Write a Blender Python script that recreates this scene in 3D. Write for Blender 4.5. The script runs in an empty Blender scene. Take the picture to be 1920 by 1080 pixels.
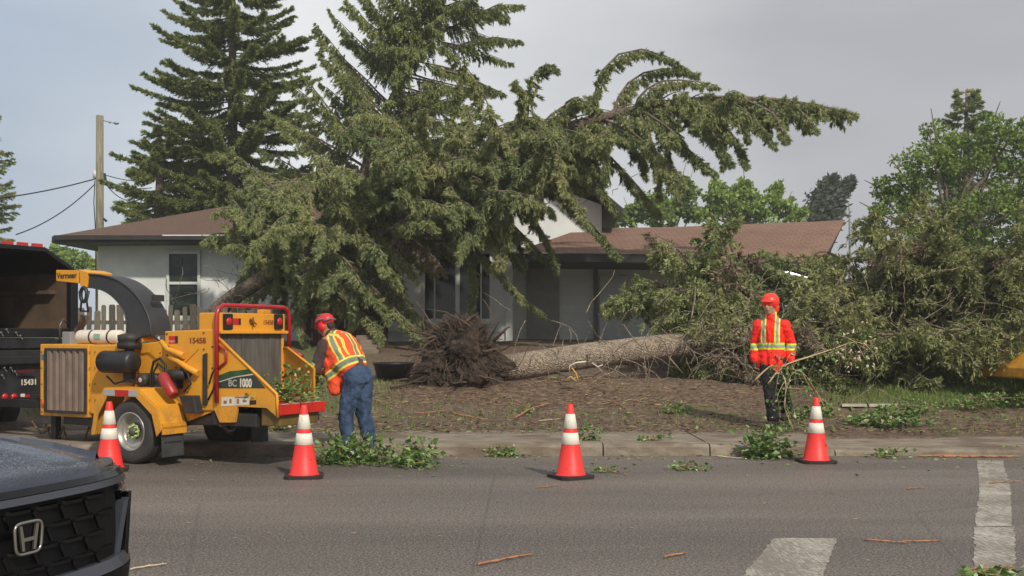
import bpy, bmesh, math, random
import numpy as np
from mathutils import Vector, Matrix, noise
S = bpy.context.scene
COL = S.collection
R = math.radians
# ------------------------------------------------------------------ camera
FPX, CX, HY, CH_ = 2000.0, 960.0, 627.0, 1.4      # focal length, centre column, horizon row (1920 px frame), eye height
cam_d = bpy.data.cameras.new('camera'); cam = bpy.data.objects.new('camera', cam_d); COL.objects.link(cam)
cam.location = (0, 0, CH_); cam.rotation_euler = (R(90), 0, 0)
cam_d.sensor_width = 36; cam_d.lens = 36*FPX/1920; cam_d.shift_y = (HY-540)/1920
cam_d.clip_start = 0.1; cam_d.clip_end = 2000
S.camera = cam
# ------------------------------------------------------------------ light
SUN = Vector((0.36, -0.68, 0.60)).normalized()
el = math.asin(SUN.z); az = math.atan2(SUN.x, SUN.y)
sl = bpy.data.lights.new('sun', 'SUN'); sl.energy = 2.8; sl.angle = R(2.5); sl.color = (1, .93, .82)
so = bpy.data.objects.new('sun', sl); COL.objects.link(so)
so.rotation_euler = SUN.to_track_quat('Z', 'Y').to_euler(); so.location = (0, -5, 30)
S.view_settings.view_transform = 'Standard'; S.view_settings.look = 'None'
S.view_settings.exposure = 0.26; S.view_settings.gamma = 1
w = bpy.data.worlds.new('World'); S.world = w; w.use_nodes = True
nt = w.node_tree; nt.nodes.clear()
N = nt.nodes.new; L = nt.links.new
out = N('ShaderNodeOutputWorld'); bg = N('ShaderNodeBackground'); sky = N('ShaderNodeTexSky')
sky.sky_type = 'NISHITA'; sky.sun_disc = False; sky.sun_elevation = el; sky.sun_rotation = az
sky.dust_density = 2
tc = N('ShaderNodeTexCoord'); sep = N('ShaderNodeSeparateXYZ'); L(tc.outputs['Generated'], sep.inputs[0])
# storm cloud: horizontal bands of noise over the whole sky, darker to the right (east) and high up
mp = N('ShaderNodeMapping'); mp.inputs['Scale'].default_value = (1.3, 1.3, 4.0); L(tc.outputs['Generated'], mp.inputs[0])
n1 = N('ShaderNodeTexNoise'); n1.inputs['Scale'].default_value = 1.7; n1.inputs['Detail'].default_value = 5; n1.inputs['Roughness'].default_value = .5
L(mp.outputs[0], n1.inputs['Vector'])
n2 = N('ShaderNodeTexNoise'); n2.inputs['Scale'].default_value = 4.0; n2.inputs['Detail'].default_value = 4
L(mp.outputs[0], n2.inputs['Vector'])
def mathn(op, a, b=None, c=None):
    m = N('ShaderNodeMath'); m.operation = op
    for i, v in enumerate((a, b, c)):
        if v is None: continue
        if isinstance(v, (int, float)): m.inputs[i].default_value = v
        else: L(v, m.inputs[i])
    return m.outputs[0]
xr = N('ShaderNodeValToRGB')                       # cloud tone by compass direction
cr = xr.color_ramp
def sl_(c): return tuple((v/255/12.92 if v <= 10 else ((v/255+.055)/1.055)**2.4) for v in c)
stops = [(0.0, (212, 212, 210)), (.27, (172, 184, 200)), (.34, (188, 196, 206)), (.41, (228, 229, 229)), (.47, (222, 223, 224)), (.54, (202, 203, 205)), (.64, (176, 176, 179)), (1, (168, 168, 172))]
cr.elements[0].position = stops[0][0]; cr.elements[0].color = (*sl_(stops[0][1]), 1)
cr.elements[1].position = 1; cr.elements[1].color = (*sl_(stops[-1][1]), 1)
for p, c in stops[1:-1]:
    e = cr.elements.new(p); e.color = (*sl_(c), 1)
xx = mathn('MULTIPLY_ADD', sep.outputs['X'], .5, .5)
xx = mathn('ADD', xx, mathn('MULTIPLY', mathn('SUBTRACT', n1.outputs['Fac'], .5), .22))
L(xx, xr.inputs[0])
br = mathn('MULTIPLY_ADD', n2.outputs['Fac'], .26, .87)
vm = N('ShaderNodeVectorMath'); vm.operation = 'SCALE'; L(xr.outputs[0], vm.inputs[0]); L(br, vm.inputs['Scale'])
skm = N('ShaderNodeVectorMath'); skm.operation = 'SCALE'; L(sky.outputs[0], skm.inputs[0]); skm.inputs['Scale'].default_value = .06
mixs = N('ShaderNodeMix'); mixs.data_type = 'RGBA'; mixs.inputs[0].default_value = .88
L(skm.outputs[0], mixs.inputs[6]); L(vm.outputs[0], mixs.inputs[7])
L(mixs.outputs[2], bg.inputs[0]); bg.inputs[1].default_value = 1.0; L(bg.outputs[0], out.inputs[0])

# ------------------------------------------------------------------ small tools
def P(px, py, Y): return Vector(((px-CX)*Y/FPX, Y, CH_-(py-HY)*Y/FPX))
def PX(px, Y): return (px-CX)*Y/FPX
def PZ(py, Y): return CH_-(py-HY)*Y/FPX
def srgb(r, g, b): return sl_((r, g, b))
def tag(o, label=None, cat=None, group=None, kind=None):
    if label: o['label'] = label
    if cat: o['category'] = cat
    if group: o['group'] = group
    if kind: o['kind'] = kind
    return o
def empty(name, loc=(0, 0, 0), rz=0, **k):
    o = bpy.data.objects.new(name, None); COL.objects.link(o); o.location = loc; o.rotation_euler = (0, 0, rz)
    o.empty_display_size = .2
    return tag(o, **k)
def link_mesh(name, me, parent=None, loc=None, rot=None):
    o = bpy.data.objects.new(name, me); COL.objects.link(o)
    if parent: o.parent = parent
    if loc is not None: o.location = loc
    if rot is not None: o.rotation_euler = rot
    return o
class MB:
    def __init__(s): s.v = []; s.f = []; s.m = []; s.s = []
    def add(s, vs, fs, mi=0, sm=False):
        b = len(s.v); s.v += [tuple(v) for v in vs]
        for f in fs: s.f.append(tuple(b+i for i in f)); s.m.append(mi); s.s.append(sm)
        return s
    def box(s, x0, x1, y0, y1, z0, z1, mi=0, M=None):
        vs = [Vector((x, y, z)) for z in (z0, z1) for y in (y0, y1) for x in (x0, x1)]
        if M is not None: vs = [M @ v for v in vs]
        return s.add(vs, [(0, 2, 3, 1), (4, 5, 7, 6), (0, 1, 5, 4), (2, 6, 7, 3), (0, 4, 6, 2), (1, 3, 7, 5)], mi)
    def tube(s, pts, rad, n=8, mi=0, cap=True, sm=True, flat=1.0):
        pts = [Vector(p) for p in pts]; k = len(pts)
        if not hasattr(rad, '__len__'): rad = [rad]*k
        t0 = (pts[1]-pts[0]).normalized()
        ref = Vector((0, 0, 1)) if abs(t0.z) < .9 else Vector((1, 0, 0))
        u = t0.cross(ref).normalized(); rings = []
        for i, p in enumerate(pts):
            t = (pts[min(i+1, k-1)]-pts[max(i-1, 0)])
            if t.length < 1e-9: t = t0.copy()
            t.normalize(); u = (u-t*u.dot(t))
            if u.length < 1e-6: u = t.orthogonal()
            u.normalize(); v = t.cross(u)
            rings.append([p+(u*math.cos(2*math.pi*j/n)+v*flat*math.sin(2*math.pi*j/n))*rad[i] for j in range(n)])
        vs = [q for r in rings for q in r]; fs = []
        for i in range(k-1):
            for j in range(n):
                fs.append((i*n+j, i*n+(j+1) % n, (i+1)*n+(j+1) % n, (i+1)*n+j))
        s.add(vs, fs, mi, sm)
        if cap:
            s.add(rings[0], [tuple(range(n-1, -1, -1))], mi); s.add(rings[-1], [tuple(range(n))], mi)
        return s
    def prism(s, poly, d, mi=0):
        """poly: list of 3D points (planar), d: extrusion vector"""
        a = [Vector(p) for p in poly]; b = [p+Vector(d) for p in a]; n = len(a)
        s.add(a+b, [tuple(range(n-1, -1, -1)), tuple(range(n, 2*n))]+[(i, (i+1) % n, n+(i+1) % n, n+i) for i in range(n)], mi)
        return s
    def lathe(s, prof, n=24, c=(0, 0, 0), axis='z', mi=0, sm=True, M=None):
        """prof: list of (radius, height)"""
        vs = []
        for r, h in prof:
            for j in range(n):
                a = 2*math.pi*j/n; p = (r*math.cos(a), r*math.sin(a), h)
                if axis == 'y': p = (p[0], h, p[1])
                if axis == 'x': p = (h, p[0], p[1])
                v = Vector(p)
                if M is not None: v = M @ v
                vs.append(v+Vector(c))
        fs = []
        for i in range(len(prof)-1):
            for j in range(n): fs.append((i*n+j, i*n+(j+1) % n, (i+1)*n+(j+1) % n, (i+1)*n+j))
        k = len(prof)
        s.add(vs, fs, mi, sm)
        return s
    def ball(s, c, r, n=12, m=8, mi=0):
        if not hasattr(r, '__len__'): r = (r, r, r)
        vs = []; fs = []
        for i in range(m+1):
            th = math.pi*i/m
            for j in range(n):
                a = 2*math.pi*j/n
                vs.append((c[0]+r[0]*math.sin(th)*math.cos(a), c[1]+r[1]*math.sin(th)*math.sin(a), c[2]+r[2]*math.cos(th)))
        for i in range(m):
            for j in range(n): fs.append((i*n+j, (i+1)*n+j, (i+1)*n+(j+1) % n, i*n+(j+1) % n))
        return s.add(vs, fs, mi, True)
    def mesh(s, name, mats):
        me = bpy.data.meshes.new(name); me.from_pydata(s.v, [], s.f)
        for m in (mats if isinstance(mats, (list, tuple)) else [mats]): me.materials.append(m)
        me.polygons.foreach_set('material_index', s.m); me.polygons.foreach_set('use_smooth', s.s)
        bm = bmesh.new(); bm.from_mesh(me)
        bmesh.ops.remove_doubles(bm, verts=bm.verts, dist=1e-5)
        bmesh.ops.recalc_face_normals(bm, faces=bm.faces); bm.to_mesh(me); bm.free()
        me.update(); return me
    def build(s, name, mats, parent=None, loc=None, rot=None, bevel=0):
        o = link_mesh(name, s.mesh(name, mats), parent, loc, rot)
        if bevel:
            b = o.modifiers.new('bevel', 'BEVEL'); b.width = bevel; b.segments = 2; b.limit_method = 'ANGLE'; b.angle_limit = R(40)
        return o
def quads_mesh(name, Q, mats, parent=None, loc=None):
    """Q: (N,4,3) array, every quad an island of its own"""
    Q = np.asarray(Q, dtype=np.float32); n = len(Q); me = bpy.data.meshes.new(name)
    me.vertices.add(n*4); me.vertices.foreach_set('co', Q.reshape(-1))
    me.loops.add(n*4); me.loops.foreach_set('vertex_index', np.arange(n*4, dtype=np.int32))
    me.polygons.add(n); me.polygons.foreach_set('loop_start', np.arange(0, n*4, 4, dtype=np.int32))
    me.polygons.foreach_set('loop_total', np.full(n, 4, dtype=np.int32))
    for m in (mats if isinstance(mats, (list, tuple)) else [mats]): me.materials.append(m)
    me.update(calc_edges=True); me.validate()
    return link_mesh(name, me, parent, loc)
def text_obj(name, body, size, mat, parent, loc, rot, ext=.002, sx=1.0, bold=0.0, align='CENTER'):
    cu = bpy.data.curves.new(name, 'FONT'); cu.body = body; cu.size = size; cu.extrude = ext; cu.offset = bold
    cu.align_x = align; cu.align_y = 'CENTER'
    t = bpy.data.objects.new('tmp', cu); COL.objects.link(t)
    bpy.context.view_layer.update()
    me = bpy.data.meshes.new_from_object(t.evaluated_get(bpy.context.evaluated_depsgraph_get()))
    bpy.data.objects.remove(t); bpy.data.curves.remove(cu)
    for v in me.vertices: v.co.x *= sx
    me.materials.clear(); me.materials.append(mat); me.name = name
    return link_mesh(name, me, parent, loc, rot)

# ------------------------------------------------------------------ materials
MATS = {}
def mat(name, col, rough=.6, metal=0, var=0.0, vscale=5.0, bump=0.0, bscale=30.0, col2=None, spec=.5, coat=0, coords='Object', island=0.0, trans=0.0, detail=5, stretch=(1, 1, 1)):
    """plain Principled with optional noise between two colours, bump and per-island brightness"""
    if name in MATS: return MATS[name]
    m = bpy.data.materials.new(name); m.use_nodes = True; t = m.node_tree; b = t.nodes['Principled BSDF']; MATS[name] = m
    b.inputs['Roughness'].default_value = rough; b.inputs['Metallic'].default_value = metal
    b.inputs['Specular IOR Level'].default_value = spec; b.inputs['Coat Weight'].default_value = coat
    b.inputs['Coat Roughness'].default_value = .08
    b.inputs['Base Color'].default_value = (*col, 1)
    tcn = t.nodes.new('ShaderNodeTexCoord'); mpn = t.nodes.new('ShaderNodeMapping'); t.links.new(tcn.outputs[coords], mpn.inputs[0])
    mpn.inputs['Scale'].default_value = stretch
    src = None
    if var > 0 or col2 is not None:
        nz = t.nodes.new('ShaderNodeTexNoise'); nz.inputs['Scale'].default_value = vscale; nz.inputs['Detail'].default_value = detail
        t.links.new(mpn.outputs[0], nz.inputs['Vector'])
        c2 = col2 if col2 is not None else tuple(max(0, c*(1-var)) for c in col)
        c1 = col if col2 is not None else tuple(c*(1+var*.6) for c in col)
        rp = t.nodes.new('ShaderNodeValToRGB'); rp.color_ramp.elements[0].position = .35; rp.color_ramp.elements[1].position = .65
        rp.color_ramp.elements[0].color = (*c2, 1); rp.color_ramp.elements[1].color = (*c1, 1)
        t.links.new(nz.outputs['Fac'], rp.inputs[0]); src = rp.outputs[0]
    if island > 0:
        g = t.nodes.new('ShaderNodeNewGeometry'); mm = t.nodes.new('ShaderNodeMath'); mm.operation = 'MULTIPLY_ADD'
        t.links.new(g.outputs['Random Per Island'], mm.inputs[0]); mm.inputs[1].default_value = 2*island; mm.inputs[2].default_value = 1-island
        sc = t.nodes.new('ShaderNodeVectorMath'); sc.operation = 'SCALE'; t.links.new(mm.outputs[0], sc.inputs['Scale'])
        if src: t.links.new(src, sc.inputs[0])
        else: sc.inputs[0].default_value = col
        src = sc.outputs[0]
    if src: t.links.new(src, b.inputs['Base Color'])
    if bump > 0:
        nb = t.nodes.new('ShaderNodeTexNoise'); nb.inputs['Scale'].default_value = bscale; nb.inputs['Detail'].default_value = 4
        t.links.new(mpn.outputs[0], nb.inputs['Vector'])
        bp = t.nodes.new('ShaderNodeBump'); bp.inputs['Strength'].default_value = bump; bp.inputs['Distance'].default_value = .02
        t.links.new(nb.outputs['Fac'], bp.inputs['Height']); t.links.new(bp.outputs[0], b.inputs['Normal'])
    if trans > 0:
        tr = t.nodes.new('ShaderNodeBsdfTranslucent'); mx = t.nodes.new('ShaderNodeMixShader'); mx.inputs[0].default_value = trans
        if src: t.links.new(src, tr.inputs[0])
        else: tr.inputs[0].default_value = (*col, 1)
        t.links.new(b.outputs[0], mx.inputs[1]); t.links.new(tr.outputs[0], mx.inputs[2])
        t.links.new(mx.outputs[0], t.nodes['Material Output'].inputs[0])
    return m
class NT:
    """shorthand for writing a node material by hand"""
    def __init__(s, name, rough=.7):
        s.m = bpy.data.materials.new(name); s.m.use_nodes = True; s.t = s.m.node_tree; s.b = s.t.nodes['Principled BSDF']; s.b.inputs['Roughness'].default_value = rough
        s.tc = s.t.nodes.new('ShaderNodeTexCoord'); MATS[name] = s.m
    def n(s, k): return s.t.nodes.new(k)
    def l(s, a, b): s.t.links.new(a, b)
    def noise(s, sc, det=5, rough=.5, stretch=None, coords='Object'):
        n = s.n('ShaderNodeTexNoise'); n.inputs['Scale'].default_value = sc; n.inputs['Detail'].default_value = det; n.inputs['Roughness'].default_value = rough
        v = s.tc.outputs[coords]
        if stretch:
            mp_ = s.n('ShaderNodeMapping'); mp_.inputs['Scale'].default_value = stretch; s.l(v, mp_.inputs[0]); v = mp_.outputs[0]
        s.l(v, n.inputs['Vector']); return n.outputs['Fac']
    def math(s, op, a, b=None, c=None, clamp=False):
        m = s.n('ShaderNodeMath'); m.operation = op; m.use_clamp = clamp
        for i, v in enumerate((a, b, c)):
            if v is None: continue
            if isinstance(v, (int, float)): m.inputs[i].default_value = v
            else: s.l(v, m.inputs[i])
        return m.outputs[0]
    def step(s, v, a, b): # smooth 0..1 between a and b
        r = s.n('ShaderNodeMapRange'); r.interpolation_type = 'SMOOTHSTEP'; s.l(v, r.inputs[0]); r.inputs[1].default_value = a; r.inputs[2].default_value = b
        return r.outputs[0]
    def mix(s, f, a, b):
        m = s.n('ShaderNodeMix'); m.data_type = 'RGBA'
        if isinstance(f, (int, float)): m.inputs[0].default_value = f
        else: s.l(f, m.inputs[0])
        for k, v in ((6, a), (7, b)):
            if isinstance(v, tuple): m.inputs[k].default_value = (*v, 1)
            else: s.l(v, m.inputs[k])
        return m.outputs[2]
    def ramp(s, f, stops):
        r = s.n('ShaderNodeValToRGB'); e = r.color_ramp.elements
        e[0].position, e[0].color = stops[0][0], (*stops[0][1], 1); e[1].position, e[1].color = stops[-1][0], (*stops[-1][1], 1)
        for p, c in stops[1:-1]:
            q = e.new(p); q.color = (*c, 1)
        s.l(f, r.inputs[0]); return r.outputs[0]
    def col(s, v):
        s.l(v, s.b.inputs['Base Color'])
    def bump(s, h, st=.5, d=.02):
        b = s.n('ShaderNodeBump'); b.inputs['Strength'].default_value = st; b.inputs['Distance'].default_value = d; s.l(h, b.inputs['Height']); s.l(b.outputs[0], s.b.inputs['Normal'])
    def xyz(s, coords='Object'):
        x = s.n('ShaderNodeSeparateXYZ'); s.l(s.tc.outputs[coords], x.inputs[0]); return x.outputs
def lerp_pts(pts, v):
    for (a, x), (b, y) in zip(pts, pts[1:]):
        if v <= b: 
            t = (v-a)/(b-a) if b > a else 0
            return x+(y-x)*max(0, t)
    return pts[-1][1]
# ------------------------------------------------------------------ terrain, road, kerb
PROF = [(14.2, .15), (15.5, .22), (17, .48), (20, .78), (26, 1.22), (30, 1.3), (60, 1.3), (700, 1.3)]
def gz(x, y):
    if y < 13.45: return -.07
    if y < 14.15: return .128+.055*noise.noise(Vector((x*.9, y*2.2, 1)))+.03*noise.noise(Vector((x*4, y*5, 2)))-.055*(14.15-y)/.7
    z = lerp_pts(PROF, y)
    a = min(1, (y-14.15)/1.0)
    z += a*(.06*noise.noise(Vector((x*.5, y*.5, 0)))+.035*noise.noise(Vector((x*1.7, y*1.7, 3)))+.018*noise.noise(Vector((x*5, y*5, 7)))*(1 if y < 22 else 0))
    z += .20*math.exp(-((x-1.6)/2.2)**2-((y-17.2)/.7)**2)      # churned mound by the trunk
    z += .10*math.exp(-((x+1.0)/1.3)**2-((y-16.9)/.6)**2)
    return z
def build_ground():
    xs = sorted(set([-600, -300, -150, -80, -50, -35] + [round(-25+i*.5, 3) for i in range(26)] + [round(-12+i*.14, 3) for i in range(172)] + [round(12.2+i*.6, 3) for i in range(20)] + [28, 40, 60, 100, 200, 350, 600]))
    ys = [-60, -20, 5, 12, 13.3, 13.44, 13.46, 13.53, 13.6, 13.67, 13.74, 13.81, 13.88, 13.95, 14.02, 14.09, 14.15, 14.22] + [round(14.3+i*.12, 3) for i in range(75)] + [23.5+i*.6 for i in range(20)] + [38, 45, 60, 100, 200, 400, 900]
    vs = [(x, y, gz(x, y)) for y in ys for x in xs]; nx = len(xs)
    fs = [(j*nx+i, j*nx+i+1, (j+1)*nx+i+1, (j+1)*nx+i) for j in range(len(ys)-1) for i in range(nx-1)]
    k = NT('dirt_and_grass', .9)
    n = k.noise(1.2, 8, .65); f = k.noise(14, 6, .7); g = k.noise(60, 3, .6)
    dirt = k.ramp(f, [(.28, srgb(70, 56, 46)), (.48, srgb(106, 87, 72)), (.6, srgb(130, 109, 91)), (.75, srgb(164, 141, 118))])
    dirt = k.mix(k.step(n, .42, .62), dirt, k.ramp(f, [(.3, srgb(88, 73, 56)), (.6, srgb(126, 106, 84)), (.8, srgb(150, 130, 104))]))
    grass = k.ramp(g, [(.3, srgb(62, 80, 32)), (.6, srgb(98, 120, 48)), (.8, srgb(130, 140, 72))])
    x = k.xyz()
    mr = k.math('MULTIPLY', k.step(x[0], 4.5, 6.2), k.step(x[1], 15.9, 16.5))            # lawn strip, right
    ml = k.math('MULTIPLY', k.math('MULTIPLY', k.step(x[0], -2.6, -3.8), .8), k.step(x[1], 17.0, 18.5))          # lawn, left
    ms = k.math('MAXIMUM', mr, ml)
    far = k.step(x[1], 24, 30); ms = k.math('MAXIMUM', ms, far)
    ms = k.math('ADD', ms, k.math('MULTIPLY', k.step(k.noise(.9, 4), .60, .72), .5), clamp=True)
    ms = k.math('MULTIPLY', ms, k.step(k.noise(6, 5), .33, .50))
    k.col(k.mix(ms, dirt, grass)); k.bump(k.math('ADD', f, k.math('MULTIPLY', g, .5)), .8, .06)
    mb = MB(); mb.add(vs, fs, 0, True); me = bpy.data.meshes.new('ground'); me.from_pydata(mb.v, [], mb.f); me.materials.append(k.m)
    me.polygons.foreach_set('use_smooth', [True]*len(mb.f))
    tag(link_mesh('ground', me), kind='structure')
build_ground()
def build_road():
    k = NT('asphalt', .66)
    sp = k.noise(75, 2, .5); mid = k.noise(9, 5, .6); big = k.noise(.35, 4, .55, stretch=(.35, 2.2, 1)); vo = k.n('ShaderNodeTexVoronoi'); vo.inputs['Scale'].default_value = 55; k.l(k.tc.outputs['Object'], vo.inputs['Vector'])
    base = k.ramp(big, [(.32, srgb(82, 75, 69)), (.5, srgb(102, 94, 87)), (.66, srgb(120, 111, 102))])
    c = k.mix(k.math('MULTIPLY', k.step(sp, .50, .66), .8), base, srgb(156, 146, 134))
    c = k.mix(k.step(k.noise(48, 2, .5), .58, .40), srgb(66, 60, 56), c) if False else k.mix(k.math('MULTIPLY', k.step(k.noise(48, 2, .5), .48, .62), .65), c, srgb(56, 51, 48))
    c = k.mix(k.math('MULTIPLY', k.step(mid, .55, .72), .3), c, srgb(84, 76, 70))
    # seams and cracks
    v2 = k.n('ShaderNodeTexVoronoi'); v2.feature = 'DISTANCE_TO_EDGE'; v2.inputs['Scale'].default_value = .28; k.l(k.tc.outputs['Object'], v2.inputs['Vector'])
    c = k.mix(k.math('MULTIPLY', k.step(v2.outputs['Distance'], .006, .0), .25), c, srgb(55, 50, 46))
    y = k.xyz()[1]
    c = k.mix(k.math('MULTIPLY', k.step(y, 11.7, 12.3), k.step(mid, .35, .6)), c, srgb(104, 92, 78))   # silt in the gutter
    k.col(c); k.bump(k.math('ADD', sp, mid), .9, .008)
    MB().add([(-80, -60, 0), (80, -60, 0), (80, 12.3, 0), (-80, 12.3, 0)], [(0, 1, 2, 3)]).build('road', k.m)
    tag(bpy.data.objects['road'], kind='structure')
    kc = NT('kerb_concrete', .85)
    f = kc.noise(7, 7, .65, stretch=(.4, 1, 1)); g2 = kc.noise(70, 3)
    c = kc.ramp(f, [(.3, srgb(104, 92, 78)), (.5, srgb(132, 120, 104)), (.7, srgb(156, 145, 128))])
    c = kc.mix(kc.math('MULTIPLY', kc.step(kc.noise(1.3, 5), .5, .62), .75), c, srgb(100, 84, 66))       # mud washed over the slab
    kc.col(kc.mix(kc.math('MULTIPLY', kc.step(g2, .52, .7), .3), c, srgb(70, 62, 54))); kc.bump(kc.math('ADD', f, g2), .5, .012)
    # kerb: rounded nose, segments with open joints
    mb = MB(); joints = [-60, -30, -14.6, -11.4, -8.3, -5.1, -2.0, 1.05, 2.28, 3.72, 6.8, 9.9, 13, 25, 60]
    for i, (a, b) in enumerate(zip(joints, joints[1:])):
        hgt = .135 if b < 3.8 else .075
        dz = random.Random(i).uniform(-.006, .006)
        prof = [(12.27, -.05), (12.285, hgt-.035), (12.31, hgt-.01+dz), (12.35, hgt+dz), (12.52, hgt+.004+dz), (12.52, -.05)]
        mb.prism([(a+.008, y, z) for y, z in prof], (b-a-.016, 0, 0))
    tag(mb.build('kerb', kc.m), kind='structure')
    mb = MB(); ww = NT('x').m if False else kc.m
    for i, (a, b) in enumerate(zip(joints, joints[1:])):
        n = max(1, int((b-a)/1.55))
        for j in range(n):
            xa = a+(b-a)*j/n; xb = a+(b-a)*(j+1)/n
            h = .13 if b < 3.8 else .085
            mb.box(xa+.006, xb-.006, 12.53, 14.22, -.05, h+random.Random(i*7+j).uniform(-.004, .004))
    tag(mb.build('pavement', kc.m), kind='structure')
    kp = NT('worn_road_paint', .75)
    wv = kp.noise(30, 5, .7, stretch=(3.5, .18, 1)); wn = kp.noise(26, 4, .7); wb = kp.noise(2.2, 4)
    msk = kp.step(kp.math('ADD', kp.math('MULTIPLY', wv, .55), kp.math('ADD', kp.math('MULTIPLY', wn, .35), kp.math('MULTIPLY', wb, .35))), .56, .76)
    kp.col(kp.mix(msk, srgb(124, 115, 104), srgb(186, 181, 168))); kp.bump(wn, .4, .004)
    def stripe(quads, name):
        mb = MB()
        for q in quads:          # ragged outline: chipped paint edges
            pts = []
            for (ax, ay), (bx, by) in zip(q, q[1:]+q[:1]):
                n_ = max(2, int(math.hypot(bx-ax, by-ay)/.05)); d_ = math.hypot(bx-ax, by-ay)
                for i_ in range(n_):
                    x_, y_ = ax+(bx-ax)*i_/n_, ay+(by-ay)*i_/n_; o_ = .018*noise.noise(Vector((x_*11, y_*11, 2)))+.014*noise.noise(Vector((x_*37, y_*37, 5)))
                    pts.append(Vector((x_-(by-ay)/d_*o_, y_+(bx-ax)/d_*o_, .004)))
            mb.add(pts, [tuple(range(len(pts)))])
        tag(mb.build(name, kp.m), kind='structure')
    def g(px, py): Y = 2800/(py-HY); return (PX(px, Y), Y)
    # near right crossing line in two strokes, a little out of line with each other
    stripe([[g(1826, 1079), g(1903, 1079), g(1903, 989), g(1826, 989)], [g(1828, 988), g(1898, 988), g(1895, 918), g(1836, 918)], [g(1836, 918), g(1895, 918), g(1880, 864), g(1832, 864)],
            [(g(1826, 1079)[0]+.05*0, g(1826, 1079)[1]), (g(1826, 1079)[0]+.02, 2.6), (g(1903, 1079)[0]+.02, 2.6), g(1903, 1079)]], 'road_marking_line')
    a, b = g(1450, 1010), g(1570, 1010)
    stripe([[a, b, (b[0]-1.22, b[1]-3.2), (a[0]-1.28, a[1]-3.2)]], 'road_marking_bar')
build_road()
# pale utility slab set in the dirt
mb = MB(); x0, y0 = PX(1575, 16.0), 15.9
mb.prism([(x0+.0, y0, 0), (x0+.78, y0-.06, 0), (x0+.92, y0+.25, 0), (x0+.1, y0+.3, 0)], (0, 0, .03))
o = mb.build('utility_slab', mat('pale_concrete', srgb(186, 176, 160), .85, var=.2, vscale=6), loc=(0, 0, gz(x0+.4, 16)+.0)); tag(o, 'flat pale concrete slab set in the dirt behind the right hand cone', 'slab')
mb = MB(); mb.prism([(9.0, 17.0, 0), (14, 16.6, 0), (14, 18.3, 0), (9.6, 18.4, 0)], (0, 0, .05))
o = mb.build('driveway', MATS['pale_concrete'], loc=(0, 0, gz(10, 17.6)+.0)); tag(o, kind='structure')

# ------------------------------------------------------------------ house
k = NT('white_stucco', .85); a1 = k.noise(40, 4, .6); a2 = k.noise(1.1, 5, .6)
k.col(k.mix(k.step(a2, .35, .7), srgb(204, 206, 204), srgb(220, 221, 218))); k.bump(a1, .35, .01); STUCCO = k.m
k = NT('grey_siding', .8); zz = k.xyz()[2]; 
sw = k.math('FRACT', k.math('MULTIPLY', zz, 8.0)); a2 = k.noise(1.4, 5, .6)
k.col(k.mix(k.step(a2, .3, .7), srgb(216, 220, 218), srgb(230, 232, 228))); k.bump(sw, .5, .02); SIDING = k.m
k = NT('asphalt_shingles', .9)
br = k.n('ShaderNodeTexBrick'); br.inputs['Scale'].default_value = 1; br.inputs['Brick Width'].default_value = .32; br.inputs['Row Height'].default_value = .15; br.inputs['Mortar Size'].default_value = .014
br.inputs['Color1'].default_value = (*srgb(134, 98, 80), 1); br.inputs['Color2'].default_value = (*srgb(112, 84, 70), 1); br.inputs['Mortar'].default_value = (*srgb(58, 42, 36), 1)
k.l(k.tc.outputs['Object'], br.inputs['Vector']); fn = k.noise(60, 3); bn = k.noise(.6, 5, .6, stretch=(.4, 2, 1))
c = k.mix(.38, br.outputs['Color'], k.ramp(bn, [(.3, srgb(112, 84, 68)), (.7, srgb(142, 112, 92))]))
c = k.mix(k.step(k.xyz()[0], -.8, .2), k.mix(.72, c, srgb(72, 54, 44)), c)     # shingle colour mixed darker over the left wing
k.col(k.mix(k.math('MULTIPLY', k.step(fn, .5, .7), .4), c, srgb(176, 144, 120))); k.bump(k.math('ADD', br.outputs['Fac'], fn), .4, .01); SHING = k.m
SHING_L = None
TRIM = mat('dark_brown_fascia', srgb(48, 42, 38), .5, var=.2)
WFR = mat('white_vinyl', srgb(205, 207, 203), .45, var=.06)
k = NT('window_glass', .08); gn = k.noise(1.5, 4, .6, stretch=(1, 1, 2))
k.col(k.ramp(gn, [(.35, srgb(18, 24, 20)), (.6, srgb(44, 54, 40)), (.75, srgb(70, 78, 60))])); k.b.inputs['Specular IOR Level'].default_value = .35; GLASS = k.m
CONC = mat('step_concrete', srgb(158, 150, 134), .85, var=.25, vscale=4, bump=.3)
house = empty('bungalow', (0, 27, 1.25), label='white split level bungalow with brown shingle roofs behind the toppled spruces', cat='house')
def hl(v): return Vector(v)-Vector((0, 27, 1.25))     # world -> house local
def hbuild(mb, name, m, bevel=0, parent=house):
    mb.v = [tuple(hl(v)) for v in mb.v]; return mb.build(name, m, parent, bevel=bevel)
# walls
xl = PX(184, 27.5); xm = PX(690, 27.5)
hbuild(MB().box(xl, xm+.3, 27.5, 34, .9, 3.93), 'wall', STUCCO)
xm2 = PX(960, 27.0); hbuild(MB().box(xm+.31, xm2, 27.0, 34, .9, 3.93), 'wall', STUCCO)
xg = PX(1585, 26.2)
hbuild(MB().box(xm2+.01, xg-2.6, 28.2, 33.6, .9, 3.5).box(xg-2.59, xg, 26.2, 33.6, .8, 3.0), 'wall', SIDING)
hbuild(MB().box(xm2-.9, PX(1128, 29.2), 29.2, 34, 3.2, 4.95).prism([(xm2-.9, 29.2, 4.95), (PX(1128, 29.2), 29.2, 4.95), (xm2-1.9+.9, 29.2, 6.2)], (0, 4.8, 0)), 'upper_wall', STUCCO)
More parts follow.
